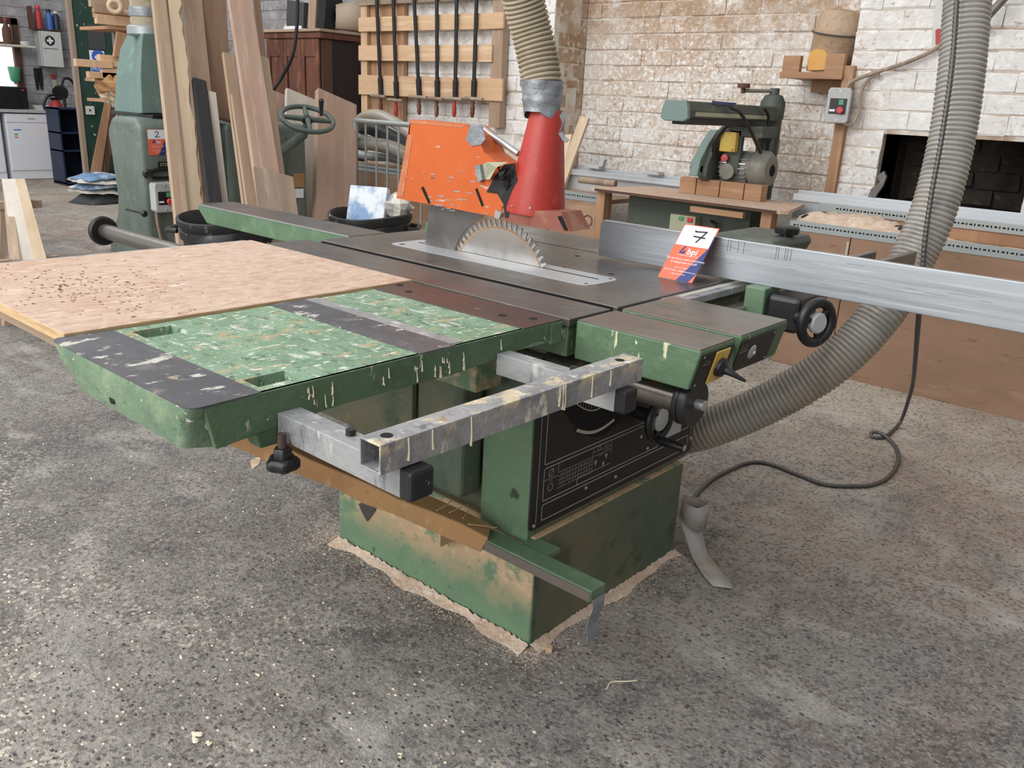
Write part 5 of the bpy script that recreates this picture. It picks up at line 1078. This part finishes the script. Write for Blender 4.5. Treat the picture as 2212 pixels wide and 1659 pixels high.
# ------------------------------------------------------------------ black tubs with waste
def tub(px, py, D, r, label):
    c = PD(px, py, D); t = thing('waste_tub', (c.x, c.y, 0), label, 'tub', 'black tubs behind the saw')
    h = c.z
    prof = [(r*.78, .003), (r*.93, h-.10), (r*.99, h-.095), (r, h-.05), (r*.97, h-.045), (r*1.04, h-.02), (r*1.04, h), (r*.98, h+.004), (r*.93, h-.03), (r*.74, .03)]
    g = G(); n = 40; vs = []
    for rr, hh in prof:
        for j in range(n): a = 2*math.pi*j/n; w_ = 1+(.02*math.sin(3*a+.5) if hh > h-.06 else 0); vs.append((c.x+rr*w_*math.cos(a), c.y+rr*w_*math.sin(a), hh+(.012*math.sin(2*a+1) if hh > h-.06 else 0)))
    k = len(prof); g.add(vs, [(i*n+j, i*n+(j+1) % n, (i+1)*n+(j+1) % n, (i+1)*n+j) for i in range(k-1) for j in range(n)]+[tuple(range((k-1)*n, k*n))]); g.build('tub_shell', 'plastic_black', t, smooth=50)
    for a in (-2.4, .75):
        e = Vector((math.cos(a), math.sin(a), 0)); s = Vector((-e.y, e.x, 0)); b = Vector((c.x, c.y, h-.06)); G().tube([b+e*r*.97+s*.08, b+e*r*1.2+s*.07, b+e*r*1.2-s*.07, b+e*r*.97-s*.08], .012, 8).build('tub_handle', 'plastic_black', t, smooth=50)
    return c, h
c1, h1 = tub(490, 470, 4.0, .215, 'black paint-spattered tub under the rear bed of the saw')
c2, h2 = tub(800, 462, 4.35, .205, 'black tub full of waste paper beside the blade guard')
tag(G(Matrix.Translation((c2.x, c2.y, h2-.10)) @ Matrix.Rotation(.5, 4, 'Z') @ Matrix.Rotation(-.35, 4, 'X')).box(-.10, .10, -.10, -.05, .03, .22).build('paper_carton', 'paper_blue', bevel=.004), 'blue and white printed carton sticking out of the tub', 'carton')
def crumple(c, r, m, name, label):
    g = G(); n, k_ = 14, 8; vs = []
    for i in range(k_+1):
        ph = math.pi*i/k_
        for j in range(n): a = 2*math.pi*j/n; q = r*(1+jig(.28)); vs.append((c[0]+q*math.sin(ph)*math.cos(a), c[1]+q*math.sin(ph)*math.sin(a), c[2]+q*.8*math.cos(ph)))
    g.add(vs, [(i*n+j, i*n+(j+1) % n, (i+1)*n+(j+1) % n, (i+1)*n+j) for i in range(k_) for j in range(n)]); return tag(g.build(name, m), label, 'paper')
p = PD(855, 448, 4.35); crumple((p.x, p.y, p.z), .085, 'paper', 'crumpled_paper', 'crumpled cream paper sack in the tub beside the guard')
p = PD(800, 462, 4.35); crumple((p.x-.02, p.y, p.z-.11), .10, 'felt_grey', 'crumpled_bag', 'dark crumpled bag inside the tub of waste paper')
p = PD(924, 489, 4.3); tag(G(Matrix.Translation(p-Vector((0, 0, .1))) @ Matrix.Rotation(.3, 4, 'Y')).box(-.03, .03, -.02, .02, 0, .12).build('glue_tube', 'button_green', bevel=.008), 'small green and red tube behind the riving knife', 'tube')

# ------------------------------------------------------------------ far end of the shop
XW = -12.9
dw = thing('dishwasher', (-12.8, 4.65, 0), 'white dishwasher with energy label under the worktop', 'dishwasher')
def fb(name, m, y0, y1, z0, z1, par, x1=-12.5, dep=.55, bevel=.006): return G().box(x1-dep, x1, y0, y1, z0, z1).build(name, m, par, bevel=bevel)
ya_, yb_ = PX(16, 300, -12.5).y, PX(137, 300, -12.5).y
fb('cabinet', 'white_enamel', ya_, yb_, .005, .84, dw, dep=.4); fb('door', 'white_enamel', ya_+.01, yb_-.01, .12, .72, dw, -12.485, .02); fb('control_strip', 'white_enamel', ya_+.01, yb_-.01, .73, .835, dw, -12.485, .02)
fb('handle_recess', 'grey_box', ya_+.27, ya_+.36, .77, .79, dw, -12.482, .004, 0)
el = fb('energy_label', 'tag_white', ya_+.08, ya_+.18, .45, .65, dw, -12.484, .003, 0)
for k, (m, z) in enumerate((('blue', .63), ('button_green', .575), ('yellow', .555), ('tag_orange', .535))): fb('label_stripe', m, ya_+.085, ya_+(.175 if k == 0 else .13), z, z+.014, el, -12.4835, .002, 0)
wm = thing('washing_machine', (-12.8, 3.95, 0), 'white appliance at the left edge beside the dishwasher', 'appliance')
yc_ = PX(6, 300, -12.5).y; fb('cabinet', 'white_enamel', yc_-.6, yc_, .005, .83, wm, dep=.4); fb('door', 'white_enamel', yc_-.59, yc_-.01, .1, .70, wm, -12.485, .02)
wt = G().box(-12.94, -12.47, 3.0, PX(112, 236, -12.5).y, .852, .892).build('worktop', 'grey_box', bevel=.004); tag(wt, 'grey worktop over the white appliances', 'worktop')
mw = thing('microwave', (-12.7, 4.3, .892), 'black microwave standing on the far worktop', 'microwave')
yr = PX(62, 215, -12.5).y; fb('body', 'black', yr-.55, yr, .90, 1.17, mw, -12.52, .35); fb('door', 'black', yr-.54, yr-.1, .91, 1.16, mw, -12.515, .01); fb('clock', 'button_red', yr-.07, yr-.035, 1.125, 1.14, mw, -12.512, .01, 0)
for px, m, nm, h, lb_ in ((92, 'off_white', 'dish', .05, 'white tray on the far worktop beside the microwave'),):
    p = PX(px, 235, -12.6); tag(G().lathe((-12.6, p.y, .892), (0, 0, 1), [(.10, 0), (.13, h), (.12, h+.004)], 20).build(nm, m, smooth=40), lb_, 'tray')
# window in the far wall
wn = G()
y0_, y1_, z0_, z1_ = 3.3, 4.70, .98, 2.02
wn.box(-12.98, -12.90, y0_, y0_+.07, z0_, z1_); wn.box(-12.98, -12.90, y1_-.08, y1_, z0_, z1_); wn.box(-12.98, -12.90, y0_, y1_, z1_-.08, z1_); wn.box(-12.98, -12.90, y0_, y1_, z0_, z0_+.06); wn.box(-12.98, -12.91, y0_, y1_, 1.66, 1.72); wn.box(-12.98, -12.92, 4.36, 4.40, 1.66, z1_)
wo = wn.build('window_1', 'wood_dark', loc=(0, 0, 0)); wo['kind'] = 'structure'; wo['label'] = 'brown framed window in the far wall'
G().box(-12.975, -12.965, y0_, y1_, z0_, z1_).build('pane', 'glass_sky', wo)
sl = G().box(-12.9, -12.72, 3.5, PX(76, 103, -12.75).y, 1.665, 1.69).build('window_shelf', 'wood_white_x', bevel=.003); tag(sl, 'pale shelf across the far window', 'shelf')
p = PX(18, 100, -12.8); b_ = thing('bottle', (-12.8, p.y, 1.69), 'dark bottle standing on the window shelf', 'bottle'); G().lathe((-12.8, p.y, 1.69), (0, 0, 1), [(.05, 0), (.055, .12), (.05, .18), (.02, .25), (.02, .29)], 16).build('bottle_body', 'wood_dark', b_, smooth=50); G().lathe((-12.8, p.y, 1.98), (0, 0, 1), [(.02, 0), (.015, .03)], 10).build('bottle_cap', 'red_box', b_)
p = PX(55, 98, -12.8); tag(G().lathe((-12.8, p.y, 1.69), (0, 0, 1), [(.05, 0), (.06, .03), (.055, .05)], 16).build('bowl', 'off_white', smooth=50), 'small white bowl on the window shelf', 'bowl')
p = PX(32, 165, -12.85); d_ = thing('soap_dispenser', (-12.85, p.y, p.z-.08), 'green soap dispenser hanging in front of the far window', 'dispenser'); G().lathe((-12.85, p.y, p.z-.07), (0, 0, 1), [(.04, 0), (.06, .03), (.075, .17), (.07, .19)], 16).build('dispenser_body', 'button_green', d_, smooth=50); G().lathe((-12.84, p.y-.01, p.z-.10), (0, 0, 1), [(.015, 0), (.02, .03)], 10).build('dispenser_spout', 'silver', d_)
# first aid cabinet
fa = thing('first_aid_cabinet', (-12.85, 4.93, 1.44), 'grey first aid cabinet with a cross on the far wall', 'first aid box')
p0, p1 = PX(84, 66, -12.75), PX(139, 146, -12.75); fb('cabinet', 'grey_box', p0.y, p1.y, p1.z, p0.z, fa, -12.765, .17); fb('door', 'off_white', p0.y+.03, p1.y, p1.z, p0.z, fa, -12.75, .015, .004)
cc = PX(108, 88, -12.748); G().lathe((-12.7495, cc.y, cc.z), (1, 0, 0), [(.062, 0), (.062, .001)], 28).build('cross_disc', 'ink', fa)
G().add([(-12.7475, cc.y+a, cc.z+b) for a, b in ((-.014, -.04), (.014, -.04), (.014, -.014), (.04, -.014), (.04, .014), (.014, .014), (.014, .04), (-.014, .04), (-.014, .014), (-.04, .014), (-.04, -.014), (-.014, -.014))], [tuple(range(12))]).build('cross', 'tag_white', fa)
tb_ = PX(100, 105, -12.748); fb('label_line', 'ink', tb_.y-.03, tb_.y+.15, tb_.z, tb_.z+.006, fa, -12.747, .002, 0)
bs = G().box(-12.9, -12.76, PX(68, 40, -12.8).y, PX(130, 40, -12.8).y, PX(100, 66, -12.75).z+.004, PX(100, 66, -12.75).z+.016); 
bs.box(-12.9, -12.76, PX(66, 40, -12.8).y, PX(66, 40, -12.8).y+.015, PX(100, 66, -12.75).z+.004, PX(100, 16, -12.75).z); tag(bs.build('bottle_shelf', 'wood_dark'), 'small dark shelf above the first aid cabinet', 'shelf')
zb_ = PX(100, 66, -12.75).z+.0165
for px, hpx, m, cm, lb_ in ((84, 40, 'red_box', 'button_red', 'red spray can above the first aid cabinet'), (107, 36, 'blue', 'blue_dark', 'blue bottle above the first aid cabinet'), (122, 34, 'blue_dark', 'off_white', 'navy and white bottle above the first aid cabinet')):
    p = PX(px, 50, -12.82); t = thing('spray_bottle', (-12.82, p.y, zb_), lb_, 'bottle', 'bottles above the first aid cabinet'); h = hpx/FPX*13.0
    G().lathe((-12.82, p.y, zb_), (0, 0, 1), [(.04, 0), (.042, h*.7), (.02, h*.85), (.02, h*.88)], 16).build('bottle_body', m, t, smooth=50); G().lathe((-12.82, p.y, zb_+h*.86), (0, 0, 1), [(.03, 0), (.03, h*.14)], 12).build('bottle_cap', cm, t)
for px, lb_ in ((81, 'left dark tool hanging under the first aid cabinet'), (90, 'right dark tool hanging under the first aid cabinet')):
    p = PX(px, 170, -12.9); tag(G().prism([(p.y-.02, p.z+.13), (p.y+.02, p.z+.14), (p.y+.025, p.z), (p.y+.012, p.z-.14), (p.y-.012, p.z-.14), (p.y-.022, p.z)], 'x', -12.945, -12.925).build('hanging_tool', 'black'), lb_, 'tool', 'tools under the first aid cabinet')
sg_ = thing('safety_notice', PX(117, 175, -12.94), 'small red and cream fire notice on the far wall', 'sign'); p0, p1 = PX(110, 160, -12.93), PX(121, 170, -12.93); fb('red_panel', 'red_box', p0.y, p1.y, p1.z, p0.z, sg_, -12.925, .01, 0); p0, p1 = PX(112, 172, -12.93), PX(124, 191, -12.93); fb('cream_panel', 'cream_box', p0.y, p1.y, p1.z, p0.z, sg_, -12.925, .01, 0)
# extinguisher and lamp
p = PX(122, 238, -12.3); ex_ = thing('fire_extinguisher', (-12.3, p.y, .0), 'red fire extinguisher with black hose beside the dishwasher', 'extinguisher')
zc = PX(122, 240, -12.3).z; G().lathe((-12.3, p.y, zc-.35), (0, 0, 1), [(.075, 0), (.08, .02), (.08, .42), (.05, .48), (.02, .50)], 20).build('cylinder', 'red_box', ex_, smooth=50); G().box(-12.33, -12.27, p.y-.06, p.y+.06, zc+.14, zc+.17).build('valve', 'black', ex_)
G().box(-12.36, -12.24, p.y-.06, p.y+.06, 0, zc-.35).build('stand', 'blue_dark', ex_); G().box(-12.222, -12.219, p.y-.05, p.y+.04, zc-.05, zc+.03).build('label', 'cream_box', ex_)
lp = thing('desk_lamp', PX(138, 236, -12.2), 'black flexible lamp arching in front of the far wall', 'lamp')
G().tube(spline([PX(178, 205, -12.2), PX(165, 190, -12.2), PX(152, 172, -12.2), PX(138, 170, -12.2), PX(133, 185, -12.2)], 8), .018, 8).build('lamp_neck', 'black', lp, smooth=50); c = PX(131, 199, -12.2); G().lathe(c, (.6, -.5, -.4), [(.03, -.08), (.09, -.02), (.095, .03)], 20).build('lamp_head', 'black', lp, smooth=50)
G().tube(spline([PX(120, 204, -12.2), PX(103, 208, -12.2), PX(95, 225, -12.2), PX(98, 238, -12.2)], 8), .018, 8).build('lamp_cord', 'black', lp, smooth=50); G().tube([PX(138, 210, -12.2), PX(142, 240, -12.2)], .02, 8).build('lamp_stem', 'black', lp, smooth=50)
# navy shelf unit
nv = thing('shelf_unit', (-11.6, 4.8, 0), 'dark navy open shelf unit beside the green door', 'shelf unit')
y0_, y1_ = PX(131, 300, -11.6).y, PX(192, 300, -11.6).y; z1_ = PX(160, 234, -11.6).z
for a, b, c_, d in ((y0_, y0_+.02, 0, z1_), (y1_-.02, y1_, 0, z1_), (y0_, y1_, z1_-.02, z1_), (y0_, y1_, .42, .44), (y0_, y1_, .02, .04), (y0_, y1_, .64, .66)): G().box(-11.95, -11.6, a, b, c_, d).build('shelf_plank', 'blue_dark', nv)
G().box(-11.97, -11.95, y0_, y1_, 0, z1_).build('shelf_back', 'blue_dark', nv)
# green painted door with panes and notice
XD = -10.5
gd_ = thing('green_door', (XD, 4.8, 0), 'dark green paint-splashed door with grey panes', 'door')
y0_ = PX(168, 150, XD).y; G().box(XD-.05, XD, y0_, y0_+1.0, 0, 2.6).build('door_leaf', 'paint_green', gd_)
G().box(XD-.05, XD+.02, y0_-.045, y0_, 0, 2.6).build('door_post', 'wood_grey', gd_)
for a, b, c_, d in ((187, 228, 51, 108), (238, 275, 55, 125)):
    P = [PX(a, c_, XD), PX(b, d, XD)]; G().box(XD, XD+.012, P[0].y, P[1].y, P[1].z, P[0].z).build('door_pane', 'felt_grey', gd_)
nt = thing('mask_notice', PX(210, 150, XD+.02), 'blue and white mask notice on the green door', 'sign')
P = [PX(192, 108, XD+.015), PX(229, 157, XD+.015)]; G().box(XD+.013, XD+.017, P[0].y, P[1].y, P[1].z, P[0].z).build('notice_card', 'tag_white', nt)
c = PX(212, 122, XD+.018); G().lathe((XD+.017, c.y, c.z), (1, 0, 0), [(.072, 0), (.072, .002)], 28).build('notice_disc', 'blue', nt); G().prism([(c.y-.045, c.z-.01), (c.y-.01, c.z-.05), (c.y+.05, c.z-.03), (c.y+.05, c.z+.01), (c.y+.01, c.z+.03), (c.y-.02, c.z+.015)], 'x', XD+.019, XD+.0195).build('mask_symbol', 'tag_white', nt)
P = [PX(197, 144, XD+.018), PX(229, 157, XD+.018)]; G().box(XD+.017, XD+.019, P[0].y, P[1].y, P[1].z, P[0].z).build('notice_band', 'blue', nt); text('MUST', .05, PX(200, 151.5, XD+.0195), (0, 1, 0), (0, 0, 1), 'notice_lettering', 'tag_white', nt)
P = [PX(185, 229, XD+.02), PX(205, 248, XD+.02)]; sk_ = thing('socket', (XD+.02, P[0].y, P[1].z), 'white double socket on the green door post', 'socket'); G().box(XD+.001, XD+.03, P[0].y, P[1].y, P[1].z, P[0].z).build('socket_plate', 'off_white', sk_, bevel=.004); G().box(XD+.03, XD+.034, P[0].y+.03, P[0].y+.05, P[1].z+.04, P[1].z+.06).build('socket_slot', 'ink', sk_)
# timber rack in front of the door with offcuts on its arms
XR = -7.6
tk = thing('timber_rack', (XR, 3.8, 0), 'steel timber rack loaded with offcuts beside the green hood', 'rack')
yr_ = PX(312, 150, XR).y
for dx_ in (0, -.5): G().box(XR-.06+dx_, XR-.02+dx_, yr_, yr_+.04, 0, 2.6).build('rack_post', 'galv_plain', tk)
zz1, zz2 = PX(250, 170, XR).z, PX(250, 55, XR).z
for z in (zz1, zz2, PX(250, 215, XR).z): G().box(XR-.6, XR, yr_-.26, yr_+.3, z-.03, z-.004).build('rack_arm', 'wood_orange_x', tk)
def stk(px0, px1, py0, py1, m, lb_, dx_=0, dep=.05):
    a, b = PX(px0, py1, XR+dx_), PX(px1, py0, XR+dx_); y1e = max(b.y, a.y+.3)
    o = G().box(XR+dx_-dep, XR+dx_, a.y, y1e, a.z, b.z).build('timber_offcut', m, bevel=.002); tag(o, lb_, 'offcut', 'offcuts on the timber rack')
for r in ((165, 240, 132, 143, 'wood_pine', 'long thin offcut sticking furthest out of the rack', .03), (217, 290, 123, 136, 'wood_pine', 'uppermost knotty offcut of the lower rack arm', 0), (229, 290, 137, 143, 'wood_pale', 'bright thin offcut under the knotty one', .02), (232, 290, 143.5, 153, 'wood_orange', 'orange offcut in the middle of the lower rack arm', .01),
          (192, 240, 157, 168, 'wood_pine', 'short offcut at the left of the lower rack arm', .05), (234, 290, 153.5, 162, 'wood_pale', 'pale offcut above the barcoded one', .03), (245, 290, 164, 176, 'wood_orange', 'orange offcut carrying a white barcode label', .04), (222, 250, 152, 168, 'wood_pine', 'squared offcut standing out on the lower rack arm', .05)): stk(r[0], r[1], r[2], r[3], r[4], r[5], r[6])
p = PX(252, 168, XR+.045); G().box(XR+.0405, XR+.042, p.y, p.y+.06, p.z-.02, p.z+.005).build('barcode_label', 'tag_white', tk)
for q_, r in enumerate(((205, 250, 169, 176), (240, 290, 176.5, 184), (238, 290, 184.5, 192), (222, 262, 192.5, 199), (230, 290, 199.5, 206))): stk(r[0], r[1], r[2], r[3], ('wood_pale', 'wood_tan', 'wood_dark', 'wood_pale', 'wood_tan')[q_], ('pale', 'second', 'dark', 'short pale', 'bottom')[q_]+' stick in the bundle hanging below the lower rack arm', .02*q_)
for r in ((197, 290, -8, 14, 'wood_tan', 'topmost wide offcut on the upper rack arm', 0), (204, 290, 15, 26, 'wood_tan', 'second offcut down on the upper rack arm', .01), (206, 290, 27, 38, 'wood_orange', 'third offcut down on the upper rack arm', 0), (210, 290, 39, 51, 'wood_pine', 'lowest offcut on the upper rack arm', .015)): stk(r[0], r[1], r[2], r[3], r[4], r[5], r[6])
for (x, y, D_, lb_) in ((250, 14, 8.05, 'turned wooden ring hooked on the upper rack'),):
    p = PX(x-2, y, XR+.10); g = G(); g.ring(p, (1, -.5, 0), .045, .02, 24, 10); g.tube([p+Vector((0, .03, -.03)), p+Vector((-.02, .2, -.05))], .02, 10); tag(g.build('wooden_spoon', 'wood_pale', smooth=50), lb_, 'turned piece')
for a, b, m, lb_ in (((246, 122), (283, 70), 'wood_dark', 'dark brown board standing between the rack arms'),):
    P = [PX(a[0], a[1], XR+.05), PX(a[0]+8, b[1]-2, XR+.05), PX(b[0], b[1]+5, XR+.05), PX(b[0], a[1], XR+.05)]; tag(G().slab(P, (-1, 0, 0), .03).build('board_offcut', 'wood_orange'), lb_, 'offcut')
for pts, m, lb_ in (([(196, 372), (222, 372), (242, 215), (228, 215)], 'wood_orange', 'orange board leaning beside the planer casing'), ([(222, 372), (235, 372), (258, 190), (246, 190)], 'wood_dark', 'dark batten leaning behind the planer casing')):
    P = [PX(x, y, -10.2) for x, y in pts]; d = (P[3]-P[0]).normalized(); e = d*(P[0].z/d.z); P[0] -= e; P[1] -= e; tag(G().slab(P, (-1, .2, 0), .03).build('leaning_board', m), lb_, 'board')
for (px, py, r, m, lb_) in ((238, 188, .11, 'cardboard', 'brown paper bundle under the lower rack arm'), (240, 205, .08, 'wood_pale', 'tan folded card below the brown paper bundle'), (262, 215, .09, 'paper', 'white draped cloth beside the hood')):
    p = PX(px, py, XR+.02); crumple((p.x, p.y, p.z), r, m, 'paper_bundle', lb_)
# papers on the floor, white pot
pp_ = PZ(190, 440, 0)
for k, (dz, m, w_, l_, a, lb_) in enumerate(((0, 'felt_grey', .34, .46, .3, 'dark bag at the bottom of the paper pile on the floor'), (.11, 'paper', .36, .44, .1, 'cream sack in the paper pile on the floor'), (.17, 'paper_blue', .34, .42, .25, 'blue sack in the paper pile on the floor'), (.22, 'paper', .38, .46, -.1, 'white sack near the top of the paper pile'), (.27, 'paper_blue', .34, .40, .15, 'blue and white sack on top of the paper pile'))):
    M = Matrix.Translation((pp_.x-.05, pp_.y+.13, dz)) @ Matrix.Rotation(a, 4, 'Z') @ Matrix.Rotation(.06*(-1)**k, 4, 'X'); g = G(M); n = 8; h = .10 if k == 0 else .045
    for i in range(n+1):
        for j in range(n+1): u, v = i/n-.5, j/n-.5; g.v.append(M @ Vector((u*w_*1.2+jig(.01), v*l_+jig(.01), h*(1-(2*u)**4)*(1-(2*v)**4)+.006+jig(.008))))
    g.f = [(i*(n+1)+j, (i+1)*(n+1)+j, (i+1)*(n+1)+j+1, i*(n+1)+j+1) for i in range(n) for j in range(n)]; o = g.build('paper_sack', m, smooth=60); sm = o.modifiers.new('s', 'SOLIDIFY'); sm.thickness = .006; tag(o, lb_, 'sack', 'sacks piled on the floor')
p = PZ(193, 384, 0); tag(G().lathe((p.x, p.y, 0.002), (0, 0, 1), [(.09, 0), (.11, .24), (.115, .25), (.10, .25)], 20).build('white_pot', 'off_white', smooth=50), 'small white plastic pot on the floor by the green door', 'pot')
